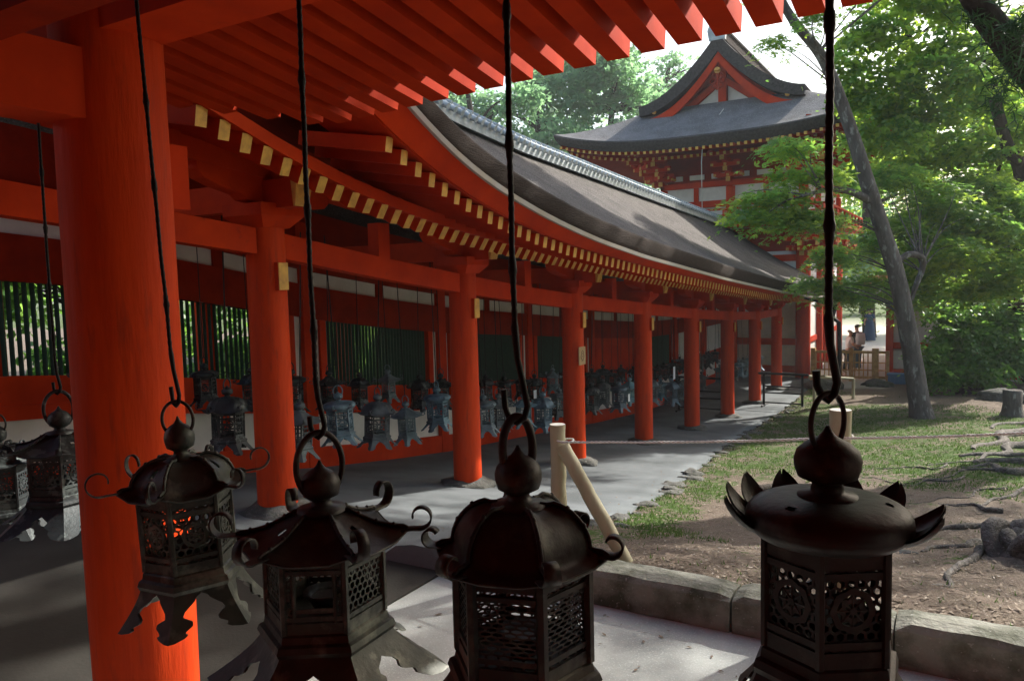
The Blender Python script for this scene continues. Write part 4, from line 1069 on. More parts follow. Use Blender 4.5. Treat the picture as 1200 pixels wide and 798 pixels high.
# gable triangle
mb = MB(); pts = [(GX+gab(u)[0], GB_+.3, gab(u)[1]-.2) for u in np.linspace(0, .99, 12)]+[(GX-gab(u)[0], GB_+.3, gab(u)[1]-.2) for u in np.linspace(.99, 0, 12)]
mb.add(pts, [tuple(range(len(pts)))], 0); part(mb, 'gable_wall', REDD, gate)
for sg in (1, -1):
    mb = MB(); mb.prism([(.18, 6.14), (1.0, 6.14), (.18, 6.75)], lambda u, v, w, sg=sg: (GX+sg*u, GB_+w, v), .18, .24); part(mb, 'gable_plaster', WHT, gate)
gbox('gable_beam', RED, GX-1.9, GX+1.9, GB_+.0, GB_+.14, 5.95, 6.12); gbox('gable_strut', RED, GX-.14, GX+.14, GB_+.02, GB_+.14, 6.12, 7.6)
for sg in (1, -1):
    mb = MB(); mb.beam((GX+sg*1.35, GB_+.12, 6.05), (GX+sg*.1, GB_+.12, 6.92), .12, .20, up=(0, 0, 1)); part(mb, 'gable_brace', RED, gate)
    mb = MB(); mb.beam((GX+sg*2.3, GB_+.22, 6.0), (GX, GB_+.22, 7.5), .10, .42, up=(0, 0, 1)); part(mb, 'gable_board', REDD, gate)
# carved pendant with gilt boss
mb = MB(); pc = (GX, yA+.06, 7.08)
for k in range(6):
    a = math.pi/3*k; mb.tube([(pc[0]+.17*math.cos(a)+.10*math.cos(q), pc[1], pc[2]-.28+.17*math.sin(a)+.10*math.sin(q)) for q in np.linspace(0, 2*math.pi, 11)], .03, 5)
mb.tube([(pc[0], pc[1], pc[2]-.6), (pc[0], pc[1], pc[2]+.2)], .06, 6)
mb.lathe([(.02, 0), (.11, .02), (.11, .06), (.02, .10)], 12, (pc[0], pc[1]-.05, pc[2]+.02), 1)
mb.tube([(pc[0], pc[1]-.06, pc[2]+.07), (pc[0], pc[1]+.0, pc[2]+.07)], .11, 12, 1)
part(mb, 'gable_pendant', [REDD, YEL], gate)
for x_ in (-1.0, 1.0):
    mb = MB(); mb.tube([(GX+x_*2.35, yA+.06, 6.02), (GX+x_*2.35, yA+.11, 6.02)], .08, 10); part(mb, 'gilt_boss', YEL, gate)
# ridge and ornament
mb = MB(); mb.box(GX-.2, GX+.2, yA+.1, yB-.1, RZ+.24, RZ+.55); mb.box(GX-.26, GX+.26, yA+.05, yB-.05, RZ+.55, RZ+.62); part(mb, 'ridge', BARKE, gate)
mb = MB(); out = [(-.28, 0), (-.34, .35), (-.22, .62), (-.12, .72), (-.08, .95), (.08, .95), (.12, .72), (.22, .62), (.34, .35), (.28, 0)]
mb.prism(out, lambda u, v, w: (GX+u, yA+w, RZ+.18+v), -.02, .12); part(mb, 'ridge_ornament', TILE, gate)
# lightning wire on the gable side
mb = MB(); pts = [at_y(848, 128, GB_-.8), at_y(824, 160, ey0+1.4), at_y(822, 190, ey0-.1), at_y(823, 262, y0g-bp_-.15)]; mb.tube(pts, .016, 5)
part(mb, 'conductor_wire', WHT, gate)

# ------------------------------------------------------------------ hall at right behind the trees
hz = F(30); hx0 = at_y(1042, 440, 30.2).x; 
hall = thing('side_hall', 'white-walled hall with red posts and grey bark roof behind the garden trees', 'hall', (hx0, 30.2, hz))
def hbox(nm, m, *a): mb = MB(); mb.box(*a); return part(mb, nm, m, hall)
hbox('wall', WHT, hx0+.05, 16, 30.25, 30.35, hz, hz+2.6); hbox('side_wall', WHT, hx0+.01, hx0+.1, 30.36, 40, hz, hz+2.6)
for x in [hx0]+[hx0+2.6*k for k in range(1, 7)]: hbox('post', RED, x-.12, x+.12, 30.1, 30.3, hz, hz+2.62)
for z in (.2, 1.15, 2.5): hbox('rail_beam', RED, hx0+.13, 16, 30.13, 30.24, hz+z-.1, hz+z+.12)
mb = MB(); P = []
for x in np.linspace(hx0-1.0, 17, 26):
    hx = max(.02, min(1, (x-hx0+1.0)/6.0))
    P.append([(x, 28.7, hz+2.72), (x, 28.62, hz+3.0)]+[(x, 28.62+4.6*t_, hz+3.0+4.3*min(t_, hx)**1.15) for t_ in np.linspace(0.02, 1, 10)]+[(x, 33.2+5*t_, hz+3.0+4.3*min(1-t_, hx)) for t_ in np.linspace(.1, 1, 5)])
mb.grid(P, 0, True, flip=True)
mb.grid([[(x, 28.7, hz+2.715), (x, 30.2, hz+3.0), (x, 33.2, hz+3.6)] for x in np.linspace(hx0-1.0, 17, 3)], 1, False)
part(mb, 'roof', [BARK, REDD], hall)

# ------------------------------------------------------------------ people
def skinobj(name, verts_, edges, radii, m, parent, root=0, sub=2):
    me = bpy.data.meshes.new(name); me.from_pydata([Vector(v) for v in verts_], edges, []); me.materials.append(m)
    ob = bpy.data.objects.new(name, me); COL.objects.link(ob); ob.parent = parent
    md = ob.modifiers.new('skin', 'SKIN'); me.skin_vertices or None
    if not me.skin_vertices:
        bm = bmesh.new(); bm.from_mesh(me); bm.verts.layers.skin.verify(); bm.to_mesh(me); bm.free()
    sv = me.skin_vertices[0].data
    for i, r in enumerate(radii): sv[i].radius = r if isinstance(r, tuple) else (r, r); sv[i].use_root = (i == root)
    md.use_smooth_shade = True; s_ = ob.modifiers.new('sub', 'SUBSURF'); s_.levels = sub; s_.render_levels = sub
    return ob
def person(loc, rz, label, shirt, trou, hairm, H=1.68, bend=0, robe=False, pack=False):
    t = thing('person', label, 'person', loc); t.rotation_euler = (0, 0, rz); k = H/1.7; t.scale = (k, k, k)
    b = bend
    V_ = [(0,0,.93),(0,b*.3,1.12),(0,b*.7,1.35),(0,b,1.46),(0,b+.02,1.53),(0,b+.03,1.62),   # 0 pelvis..5 head
          (.09,0,.86),(.10,.04,.48),(.10,0,.09),(.10,.14,.04), (-.09,0,.86),(-.11,-.04,.48),(-.12,-.14,.10),(-.12,0,.04),
          (.18,b,1.40),(.24,b+.02,1.14),(.20,b+.20,1.02),(.18,b+.28,1.0), (-.18,b,1.40),(-.25,b-.02,1.13),(-.22,b+.12,.92),(-.21,b+.16,.86), (0,b+.12,1.60)]
    Ed = [(0,1),(1,2),(2,3),(3,4),(4,5),(0,6),(6,7),(7,8),(8,9),(0,10),(10,11),(11,12),(12,13),(2,14),(14,15),(15,16),(16,17),(2,18),(18,19),(19,20),(20,21),(5,22)]
    Rr = [(.15,.11),(.13,.10),(.16,.11),.06,.055,(.095,.105),.09,.06,.04,.035,.09,.06,.04,.035,.055,.042,.03,.035,.055,.042,.03,.035,.018]
    skinobj('body', V_, Ed, Rr, SKIN, t)
    # shirt
    skinobj('shirt', [V_[0], V_[1], V_[2], (0,b,1.44), V_[14], (.225,b+.01,1.20), V_[18], (-.235,b-.01,1.20)], [(0,1),(1,2),(2,3),(2,4),(4,5),(2,6),(6,7)],
            [(.165,.125),(.15,.12),(.175,.125),.075,.072,.06,.072,.06], shirt, t)
    if robe:
        mb = MB(); mb.lathe([(.30, .06), (.27, .5), (.20, .95), (.17, 1.1)], 18); lpart(mb, 'skirt', trou, t)
    else:
        skinobj('trousers', [V_[0], V_[6], V_[7], (.10,0,.12), V_[10], V_[11], (-.12,-.12,.14)], [(0,1),(1,2),(2,3),(0,4),(4,5),(5,6)], [(.165,.13),.11,.085,.065,.11,.085,.065], trou, t)
    hb_ = [(0,b+.01,1.60),(0,b+.0,1.67),(0,b+.03,1.71)]
    skinobj('hair', hb_, [(0,1),(1,2)], [(.098,.10),(.105,.11),(.08,.09)], hairm, t, sub=2)
    if pack:
        mb = MB(); mb.lathe([(.02, -.22), (.14, -.2), (.17, 0), (.14, .2), (.02, .22)], 14, (0, b-.20, 1.22)); lpart(mb, 'backpack', PAK, t)
    return t
g = ground_at(994, 438); person((g.x, g.y, G(g.x, g.y)), R(-60), 'person in a white shirt and black trousers standing at the fence, grey hair', SHW, TRB, HAIRG, 1.62, .05)
g = ground_at(1004, 436); person((g.x, g.y, G(g.x, g.y)), R(40), 'person with dark hair and vest carrying a pale backpack beside the white-shirted one', SHD, JEAN, HAIR, 1.78, .0, pack=True)
g = ground_at(1019, 400); person((g.x, g.y, G(g.x, g.y)), R(20), 'distant person in a navy robe further along the bright path', NAVY, NAVY, HAIR, 1.72, 0, robe=True)

# ------------------------------------------------------------------ rocks, roots, stump
for i, y in enumerate(list(np.arange(5.0, 24, .5))):
    x = xedge(y)+random.uniform(.02, .22); y += random.uniform(-.15, .15)
    if random.random() < .12: continue
    s_ = random.uniform(.045, .11)*(1+.02*y); mb = MB(); z = G(x, y)
    rockmesh(mb, (0, 0, 0), (s_*random.uniform(1, 1.5), s_*random.uniform(.9, 1.6), s_*random.uniform(.2, .5)), i*1.7, sub=3, jag=.6)
    o = mb.build('edge_rock', ROCK, org=(0, 0, 0)); o.location = (x, y, z-.005)
    tag(o, 'grey edge rock, one in the line of stones along the corridor floor', 'rock', 'rocks lining the corridor floor')
def rock(px, py, r, lab_, m=ROCK, nm='rock'):
    q = ground_at(px, py); mb = MB(); rockmesh(mb, (0, 0, 0), r, px*.1, sub=3); o = mb.build(nm, m, org=(0, 0, 0)); o.location = (q.x, q.y, q.z+r[2]*.2); tag(o, lab_, 'rock')
rock(965, 455, (.55, .5, .28), 'low mossy rock in front of the lattice fence post')
rock(1028, 452, (.5, .35, .18), 'flat pale rock near the foot of the white wall')
rock(1140, 462, (.55, .45, .42), 'rounded grey boulder below the dark shrub')
rock(1065, 655, (.10, .07, .06), 'small pale stone behind the kerb, right of the round-topped lantern')
rock(1175, 470, (.7, .35, .25), 'long knobbly boulder beside the tree stump')
def rootmesh(mb, px0, py0, px1, py1, r, seed, wob=.12, k=18, lift=.02):
    a = ground_at(px0, py0); b = ground_at(px1, py1); pts = []; rad = []
    side = Vector((-(b-a).y, (b-a).x, 0)).normalized()
    for i in range(k+1):
        t_ = i/k; p = a+(b-a)*t_ + side*(noise.noise(Vector((t_*3+seed, seed, 0)))*wob*2)
        rr = r*(1-.75*t_)*(1+.3*noise.noise(Vector((t_*9, seed, 4))))
        p.z = ground_z(p.x, p.y)+lift*(1-t_)+rr*.25*noise.noise(Vector((t_*5, seed, 8))); pts.append(p); rad.append(rr)
    mb.tube(pts, rad, 8)
# root fan running in from the big tree at right
base = ground_at(1230, 520)
mb = MB()
for i, (a, b, c, d, r) in enumerate([(1235, 500, 1140, 528, .17), (1240, 520, 1128, 535, .14), (1240, 540, 1150, 545, .13), (1245, 480, 1165, 502, .12), (1240, 560, 1130, 548, .10), (1240, 530, 1090, 545, .06), (1235, 555, 1070, 560, .035), (1235, 570, 1120, 595, .04)]):
    rootmesh(mb, a, b, c, d, r, i*2.3, wob=.25)
big = thing('cedar_tree', 'huge cedar just outside the right edge, only its fanning roots and low boughs showing', 'tree', base)
part(mb, 'roots', ROOT, big)
mb = MB(); bx, by = base.x+.9, base.y
mb.tube([(bx, by, base.z-.2), (bx, by, base.z+.6), (bx+.1, by, base.z+2), (bx+.1, by+.1, 4), (bx, by, 9), (bx, by, 14)], [.95, .62, .5, .45, .34, .15], 16); part(mb, 'trunk', TRKD, big)
# gnarled root mass at lower right
q = ground_at(1192, 668); gn = thing('root_mass', 'gnarled grey burl of roots at the right edge behind the kerb', 'root', q)
mb = MB()
for i in range(11):
    a = random.uniform(-.3, 3.6); r0 = random.uniform(.05, .09); c = Vector((q.x+.20, q.y, q.z+.02)); rr = random.uniform(.16, .36); pts = []; n_ = 18
    for j in range(n_):
        t_ = j/(n_-1); an = a+t_*random.choice((1, 1))*2.4
        w_ = rr*(.75+.45*t_)
        pts.append((c.x+math.cos(an)*w_*1.1+.04*noise.noise(Vector((i, t_*3, 0))), c.y+math.sin(an)*w_*.8, c.z+.30*math.sin(math.pi*t_*.9+.2)*(1-i*.05)+.08*noise.noise(Vector((i*2, t_*4, 2)))))
    mb.tube(pts, [r0*(1.1-.7*abs(2*j/(n_-1)-1)) for j in range(n_)], 9)
rockmesh(mb, (q.x+.22, q.y, q.z), (.42, .32, .26), 5.5, sub=3, jag=.5)
part(mb, 'burl', ROOT, gn)
for i, (a, b, c, d, r) in enumerate([(1165, 640, 1080, 655, .05), (1160, 620, 1070, 622, .045), (1175, 600, 1100, 590, .035), (1150, 660, 1090, 690, .04)]):
    mb = MB(); rootmesh(mb, a, b, c, d, r, 20+i, wob=.1); part(mb, 'side_root', ROOT, gn)
# thin surface roots across the grass
for i, (a, b, c, d, r, lb) in enumerate([(1110, 545, 985, 552, .016, 'thin grey surface root crossing the grass behind the rope'), (1130, 560, 1000, 566, .018, 'long bare surface root below the rope at the grass edge'), (1180, 575, 1060, 590, .016, 'fine surface root winding over brown litter at right')]):
    mb = MB(); rootmesh(mb, a, b, c, d, r, 31+i, wob=.25, k=30, lift=.01); o = mb.build('surface_root', ROOT, org=ground_at(a, b)); tag(o, lb, 'root')
# fallen branch left of the round lantern
mb = MB(); rootmesh(mb, 885, 578, 945, 566, .055, 41, wob=.05, lift=.05); o = mb.build('fallen_branch', TRKD, org=ground_at(900, 575)); tag(o, 'dark fallen branch lying on the litter left of the round-topped lantern', 'branch')
# stump
q = ground_at(1186, 488); mb = MB(); h_ = .62
mb.lathe([(.30, -.05), (.22, .10), (.19, .3), (.20, h_-.02), (.17, h_)], 18, q); o = mb.build('tree_stump', TRK, org=q); tag(o, 'short grey tree stump standing beside the boulder at right', 'stump')

# litter and grass (uncountable)
def scatter(n, f):
    out = []
    while len(out) < n:
        y = 4.2+22*random.random()**1.9; x = xedge(y)+random.uniform(.05, 8.5)*(.35+.65*min(1, y/14))
        if f(x, y): out.append((x, y))
    return out
pts = scatter(20000, lambda x, y: x < 4.1); V = []
for (x, y) in pts:
    z = ground_z(x, y)+.006; a = random.uniform(0, 6.28); l = random.uniform(.006, .024)*(1+y*.03); w = random.uniform(.002, .006)*(1+y*.04)
    ca, sa = math.cos(a), math.sin(a); t1, t2 = random.uniform(-.25, .35)*l, random.uniform(-.25, .35)*l
    V += [(x-ca*l+sa*w, y-sa*l-ca*w, z+t1), (x+ca*l+sa*w, y+sa*l-ca*w, z+t2), (x+ca*l-sa*w, y+sa*l+ca*w, z+t2+.003), (x-ca*l-sa*w, y-sa*l+ca*w, z+t1+.003)]
o = fastmesh('leaf_litter', V, 4, LIT); tag(o, 'brown bark chips, needles and twigs scattered over the garden soil', 'litter', kind='stuff')
V = []
for i in range(520):
    if i % 3: y = random.uniform(4.3, 20); x = xedge(y)-abs(random.gauss(0, .55)); z = Fin(x, y)+.004
    else: y = 3.9-abs(random.gauss(0, .5)); x = random.uniform(-2.6, 3); z = -1.896
    a = random.uniform(0, 6.28); l = random.uniform(.008, .022); w = l*random.uniform(.2, .6); ca, sa = math.cos(a), math.sin(a)
    V += [(x-ca*l, y-sa*l, z), (x+sa*w, y-ca*w, z+.003), (x+ca*l, y+sa*l, z+.004), (x-sa*w, y+ca*w, z+.002)]
o = fastmesh('fallen_leaves', V, 4, LIT); tag(o, 'a few brown fallen leaves strewn on the grey floor and paving', 'leaves', kind='stuff')
def mossf(x, y):
    d = x-xedge(y); m_ = max(.62*math.exp(-((d-.35)/.45)**2)*sm(4.6, 6, y), .62*sm(9, 11.5, y+.25*x)*(1-sm(21, 24, y+.5*(x+1)))*sm(0, .8, d))
    return m_ + .6*noise.noise(Vector((x*.8, y*.8, 7))) + .4*noise.noise(Vector((x*3, y*3, 9))) > .42
pts = scatter(16000, lambda x, y: x < 4.1 and (mossf(x, y) or random.random() < .015)); V = []
for (x, y) in pts:
    z = ground_z(x, y)-.004
    for _ in range(2):
        a = random.uniform(0, 6.28); h_ = random.uniform(.015, .045)*(1+y*.02); w = random.uniform(.003, .006)*(1+y*.05); dx, dy = math.cos(a), math.sin(a); lx, ly = random.uniform(-.6, .6)*h_, random.uniform(-.6, .6)*h_
        xx, yy_ = x+random.uniform(-.03, .03), y+random.uniform(-.03, .03)
        V += [(xx-dx*w, yy_-dy*w, z), (xx+dx*w, yy_+dy*w, z), (xx+lx, yy_+ly, z+h_)]
o = fastmesh('grass', V, 3, GRS); tag(o, 'short bright green moss and grass patches on the garden ground', 'grass', kind='stuff')

# ------------------------------------------------------------------ trees
def leaves(centres, radii, n, size, kind='rhomb', flat=.35, spray=26, sprayr=.42, tilt=.55, rs=None):
    """leaf clusters: sprays of leaves inside ellipsoids. returns vertex array and verts per leaf"""
    g = rs or rng
    C_ = np.array(centres, float); Rd = np.array(radii, float)
    vol = (Rd[:, 0]*Rd[:, 1]*Rd[:, 2])**(2/3); pr = vol/vol.sum(); ns = max(1, n//spray)
    idx = g.choice(len(C_), ns, p=pr)
    d = g.normal(size=(ns, 3)); d /= np.linalg.norm(d, axis=1)[:, None]; rr = g.random((ns, 1))**.5
    sc = C_[idx]+d*rr*Rd[idx]
    # spray frame
    sn = np.stack([g.normal(0, tilt*.6, ns), g.normal(0, tilt*.6, ns), np.ones(ns)], 1) + d*.25; sn /= np.linalg.norm(sn, axis=1)[:, None]
    sc = np.repeat(sc, spray, 0); sn = np.repeat(sn, spray, 0); N_ = len(sc)
    off = g.normal(size=(N_, 3))*sprayr*.55; off -= sn*(off*sn).sum(1)[:, None]*(1-flat*.4)
    p = sc+off; p[:, 2] -= (off**2).sum(1)*.35/sprayr
    nn = sn+g.normal(size=(N_, 3))*tilt*.55; nn /= np.linalg.norm(nn, axis=1)[:, None]
    a = g.normal(size=(N_, 3)); a -= nn*(a*nn).sum(1)[:, None]; a /= np.linalg.norm(a, axis=1)[:, None]; b = np.cross(nn, a)
    s_ = size*(.65+.7*g.random((N_, 1)))
    if kind == 'maple':
        out = []
        for ang in (-.95, 0, .95):
            c_, s2 = math.cos(ang), math.sin(ang); u = a*c_+b*s2; v = -a*s2+b*c_; L_ = s_*(1.0 if ang == 0 else .85)
            out.append(np.stack([p-a*s_*.1, p+u*L_*.45+v*s_*.17, p+u*L_-nn*s_*.15, p+u*L_*.45-v*s_*.17], 1))
        return np.stack(out, 1).reshape(-1, 3)
    if kind == 'needle':
        v = np.stack([p-a*s_*.9, p+b*s_*.10, p+a*s_*.9-nn*s_*.2, p-b*s_*.10], 1)
        return v.reshape(-1, 3)
    v = np.stack([p-a*s_*.6, p+b*s_*.34, p+a*s_*.6-nn*s_*.12, p-b*s_*.34], 1)
    return v.reshape(-1, 3)
def nearest_on(pts, q):
    best = min(pts, key=lambda p: (Vector(p)-Vector(q)).length+.6*max(0, Vector(p).z-Vector(q).z)); return Vector(best)
def tree(name, label, base, trunk, rad, clumps, n, size, leafm, barkm, kind='rhomb', cat='tree', group=None, limbs=(), spray=26, sprayr=.42, tilt=.55, branches=True, brr=.05, seed=1, nseg=14, leafm2=None):
    t = thing(name, label, cat, base, group); random.seed(seed)
    mb = MB(); T = [Vector(p) for p in trunk]; dense = []
    # smooth the trunk path
    def cat_(pts, rads, k=6):
        o, r = [], []
        for i in range(len(pts)-1):
            p0, p1, p2, p3 = pts[max(i-1, 0)], pts[i], pts[i+1], pts[min(i+2, len(pts)-1)]
            for j in range(k):
                s = j/k; o.append(.5*((2*p1)+(-p0+p2)*s+(2*p0-5*p1+4*p2-p3)*s*s+(-p0+3*p1-3*p2+p3)*s**3)); r.append(rads[i]+(rads[i+1]-rads[i])*s)
        o.append(pts[-1]); r.append(rads[-1]); return o, r
    o, r = cat_(T, list(rad)); r = [q*(1+.07*noise.noise(Vector((i*.5, seed, 0)))) for i, q in enumerate(r)]
    mb.tube(o, r, nseg); dense += o[3:]
    lm = []
    for (pl, rl) in limbs:
        o2, r2 = cat_([Vector(p) for p in pl], list(rl)); mb.tube(o2, r2, 9); dense += o2
    part(mb, 'trunk', barkm, t)
    cs = [c for c, _ in clumps]; rs_ = [r for _, r in clumps]
    if branches:
        mb = MB()
        for c, rr in clumps:
            c = Vector(c); s = nearest_on(dense, c-Vector((0, 0, .5)))
            for q in range(3):
                e = c+Vector((random.uniform(-.7, .7)*rr[0], random.uniform(-.7, .7)*rr[1], random.uniform(-.4, .4)*rr[2])); m_ = s+(e-s)*.5+Vector((random.uniform(-.15, .15), random.uniform(-.15, .15), .10))*(e-s).length*.8
                o2, r2 = cat_([s, m_, e], [brr, brr*.55, brr*.12], 5); mb.tube(o2, r2, 5)
        part(mb, 'branchwork', barkm, t)
    V = leaves(cs, rs_, n, size, kind, spray=spray, sprayr=sprayr, tilt=tilt)
    nf = len(V)//4; mi = None; ms = leafm
    if leafm2 is not None:
        per = 3 if kind == 'maple' else 1
        mi = np.repeat((rng.random(nf//(per*spray)) < .4).astype(int), per*spray); ms = [leafm, leafm2]
    fastmesh('crown', V, 4, ms, t, org=base, matidx=mi)
    return t
def cl(px, py, d, rx, ry, rz): return (tuple(at_d(px, py, d)), (rx, ry, rz))

# main maple with the leaning grey trunk
b0 = ground_at(1082, 490); D0 = -(M3.transposed() @ b0).z
tp = [(b0.x, b0.y, b0.z-.15)] + [tuple(at_d(px, py, D0+dd)) for px, py, dd in ((1077, 470, 0), (1066, 400, 0), (1050, 320, -.1), (1022, 232, -.3), (993, 140, -.5), (965, 70, -.6), (930, 25, -.7), (905, -20, -.8), (880, -80, -.8))]
cl_ = [cl(905, 232, D0-1, 1.0, .8, .22), cl(945, 205, D0-1, .8, .8, .22), cl(880, 252, D0-1, .6, .7, .16), cl(955, 258, D0-.6, .7, .7, .22), cl(975, 300, D0+.6, .6, .8, .25), cl(955, 332, D0+1, .8, .8, .2),
       cl(990, 345, D0+1.3, .6, .8, .22), cl(925, 172, D0-1, .7, .7, .2), cl(1050, 205, D0+1.5, .9, 1, .3), cl(1100, 228, D0+1.2, 1.0, 1, .3), cl(1050, 265, D0+1.6, .8, 1, .3), cl(1105, 290, D0+1.3, 1.0, 1, .3),
       cl(905, 50, D0-2, .2, .5, .12), cl(955, 20, D0-1.5, .4, .5, .15), cl(1018, 330, D0+1.8, .6, .8, .3), cl(1110, 250, D0+2, 1.2, 1, .4), cl(1020, 290, D0+1.8, .5, .6, .3), cl(930, 255, D0-.8, .8, .8, .2), cl(1000, -80, 17, 1.6, 1.5, .5), cl(1080, -130, 17, 1.7, 1.6, .5), cl(920, -130, 17, 1.4, 1.5, .4), cl(1150, -90, 18, 1.7, 1.6, .5), cl(1010, -210, 18, 1.8, 1.8, .6), cl(880, -40, 17, .6, .8, .2)]  # clumps high above the view added to shade the corridor floor
tree('maple_tree', 'leaning grey-trunked maple in the middle of the garden', tuple(b0), tp, [.33, .225, .20, .185, .165, .14, .12, .10, .08, .05], cl_, 44000, .105, L1, TRK, 'maple',
     limbs=[([at_d(1024, 238, D0-.3), at_d(1000, 226, D0-.5), at_d(975, 222, D0-1), at_d(940, 230, D0-1.8)], [.10, .08, .06, .03]), ([at_d(1052, 306, D0), at_d(1066, 298, D0+.1), at_d(1081, 303, D0+.2), at_d(1080, 318, D0+.3), at_d(1072, 338, D0+.3), at_d(1069, 352, D0+.35)], [.07, .075, .075, .07, .06, .03])], leafm2=L2, seed=3, nseg=20, sprayr=.36, tilt=.45, brr=.022)
# bright foliage above
b1 = ground_at(1150, 452)
tp = [tuple(b1), tuple(at_d(1120, 400, 24)), tuple(at_d(1085, 300, 24)), tuple(at_d(1077, 210, 23.5)), tuple(at_d(1076, 120, 23)), tuple(at_d(1060, 20, 22)), tuple(at_d(1050, -40, 22))]
cl_ = [cl(1045, 90, 20, 1.1, 1, .5), cl(1100, 60, 20, 1.2, 1, .6), cl(1005, 110, 20, .6, .7, .4), cl(1020, 40, 20, .9, 1, .5), cl(1150, 115, 21, 1.2, 1, .6), cl(1080, 130, 20.5, 1.1, .9, .5), cl(1130, 175, 21, 1.3, 1.2, .5), cl(1180, 40, 21, .9, 1, .6),
       cl(1060, -10, 20, 1.4, 1.2, .6), cl(992, 75, 19.5, .4, .5, .4), cl(1020, 160, 21, .7, .9, .5), cl(1190, 150, 21, 1.0, 1, .6), cl(1120, 5, 20, 1.2, 1, .6), cl(1040, 130, 21, .7, .7, .45), cl(1080, 185, 22, 1.3, 1.3, .5), cl(1160, 75, 20, .8, .9, .5), cl(1060, 160, 20, .8, .8, .4), cl(1130, 95, 19.5, .7, .9, .4), cl(1010, 205, 23, .7, .8, .5), cl(1180, 200, 22, .8, 1, .35)]
tree('oak_tree', 'dark straight-trunked tree with bright backlit leaves above the leaning maple', tuple(b1), tp, [.20, .17, .15, .14, .13, .11, .08], cl_, 32000, .145, L2, TRKD, 'rhomb', leafm2=L1, seed=4, sprayr=.36, tilt=.8, brr=.03)
# right maple
b2 = ground_at(1196, 446); b2 = Vector((b2.x+.3, b2.y, b2.z))
tp = [tuple(b2), tuple(at_d(1192, 350, 22)), tuple(at_d(1196, 270, 21.5)), tuple(at_d(1197, 200, 21)), tuple(at_d(1180, 170, 20.5)), tuple(at_d(1160, 90, 20)), tuple(at_d(1150, 20, 20))]
cl_ = [cl(1110, 300, 20, 1.4, 1.2, .4), cl(1160, 270, 20, 1.2, 1.2, .4), cl(1140, 215, 20.5, 1.1, 1, .35), cl(1190, 310, 20, 1, 1, .4), cl(1090, 250, 21, 1, 1, .35), cl(1120, 340, 21, 1.1, 1, .35), cl(1185, 230, 20, .8, 1, .4), cl(1060, 345, 21, .7, .8, .4), cl(1165, 330, 20.5, 1, 1, .35), cl(1075, 320, 21.5, .8, .8, .4), cl(1130, 260, 21, 1, 1, .3), cl(1195, 260, 20, .7, .9, .5), cl(1085, 285, 22, .8, .8, .4)]
tree('maple_tree', 'maple at the right edge with forked dark trunk and layered leaves', tuple(b2), tp, [.32, .26, .23, .20, .16, .13, .1], cl_, 22000, .12, L1, TRKD, 'maple',
     limbs=[([at_d(1197, 215, 21), at_d(1175, 240, 21), at_d(1150, 235, 21), at_d(1120, 205, 21)], [.14, .11, .08, .04]), ([at_d(1150, 238, 21), at_d(1170, 200, 21), at_d(1178, 160, 21)], [.07, .05, .03])], leafm2=L2, seed=5, tilt=.5, brr=.025)
# cedar leaning in at top right
ct = at_d(1215, 90, 8.5)
mb_b = (bx, by, base.z)
mb = MB(); pts = [Vector((bx, by, 5.5)), at_d(1270, 160, 10.5), at_d(1200, 75, 9.2), at_d(1160, 25, 8.6), at_d(1120, -30, 8.2)]; mb.tube(pts, [.34, .23, .18, .15, .10], 14); part(mb, 'limb', TRKD, big)
V = leaves([tuple(at_d(1190, 95, 9.0)), tuple(at_d(1180, 15, 8.3)), tuple(at_d(1195, 40, 8.6)), tuple(at_d(1205, 10, 8.4)), tuple(at_d(1215, 70, 8.8)), (bx-1, by, 7), (bx+1, by-1, 8), (bx, by+1, 9.5), (bx-1.5, by+1, 9), (bx, by-1.5, 6.5), (bx-.5, by, 11), (bx+1.2, by-1, 4), (bx+1.5, by+1.5, 4.5), (bx+2.2, by, 5.5), (bx+.8, by-2.5, 5), (bx+2, by-3, 7)], [(.3, .4, .4), (.3, .4, .25), (.35, .5, .3), (.4, .5, .3), (.3, .5, .3), (2, 2, 1), (2, 2, 1.2), (2, 2, 1.3), (2, 1.6, 1), (1.8, 1.6, 1), (1.6, 1.6, 2), (1.3, 1.5, .8), (1.3, 1.6, .9), (1.6, 1.6, 1), (1.3, 1.4, .9), (1.7, 1.7, 1)], 34000, .10, 'needle', sprayr=.22, tilt=1.2)  # unseen clumps round the trunk enlarged and added to shade the garden
fastmesh('crown', V, 4, L5, big, org=base)
# dense shrub
b3 = ground_at(1130, 458)
cl_ = [cl(1130, 400, 22.5, 1.0, 1, .85), cl(1100, 420, 22.3, .8, .9, .6), cl(1165, 385, 22.5, 1.1, 1, .9), cl(1190, 420, 22.3, .9, .9, .6), cl(1120, 370, 23, .9, .9, .5), cl(1150, 435, 22, 1.0, .8, .45), cl(1185, 355, 23, .8, .8, .5), cl(1105, 440, 22, .6, .6, .35)]
tree('evergreen_shrub', 'dense dark green rounded shrub under the trees at right', tuple(b3), [tuple(b3), tuple(at_d(1132, 420, 22.6)), tuple(at_d(1140, 380, 22.8))], [.12, .08, .04], cl_, 26000, .115, L3, TRKD, cat='shrub', sprayr=.26, tilt=.8, seed=6, brr=.03, leafm2=L1)

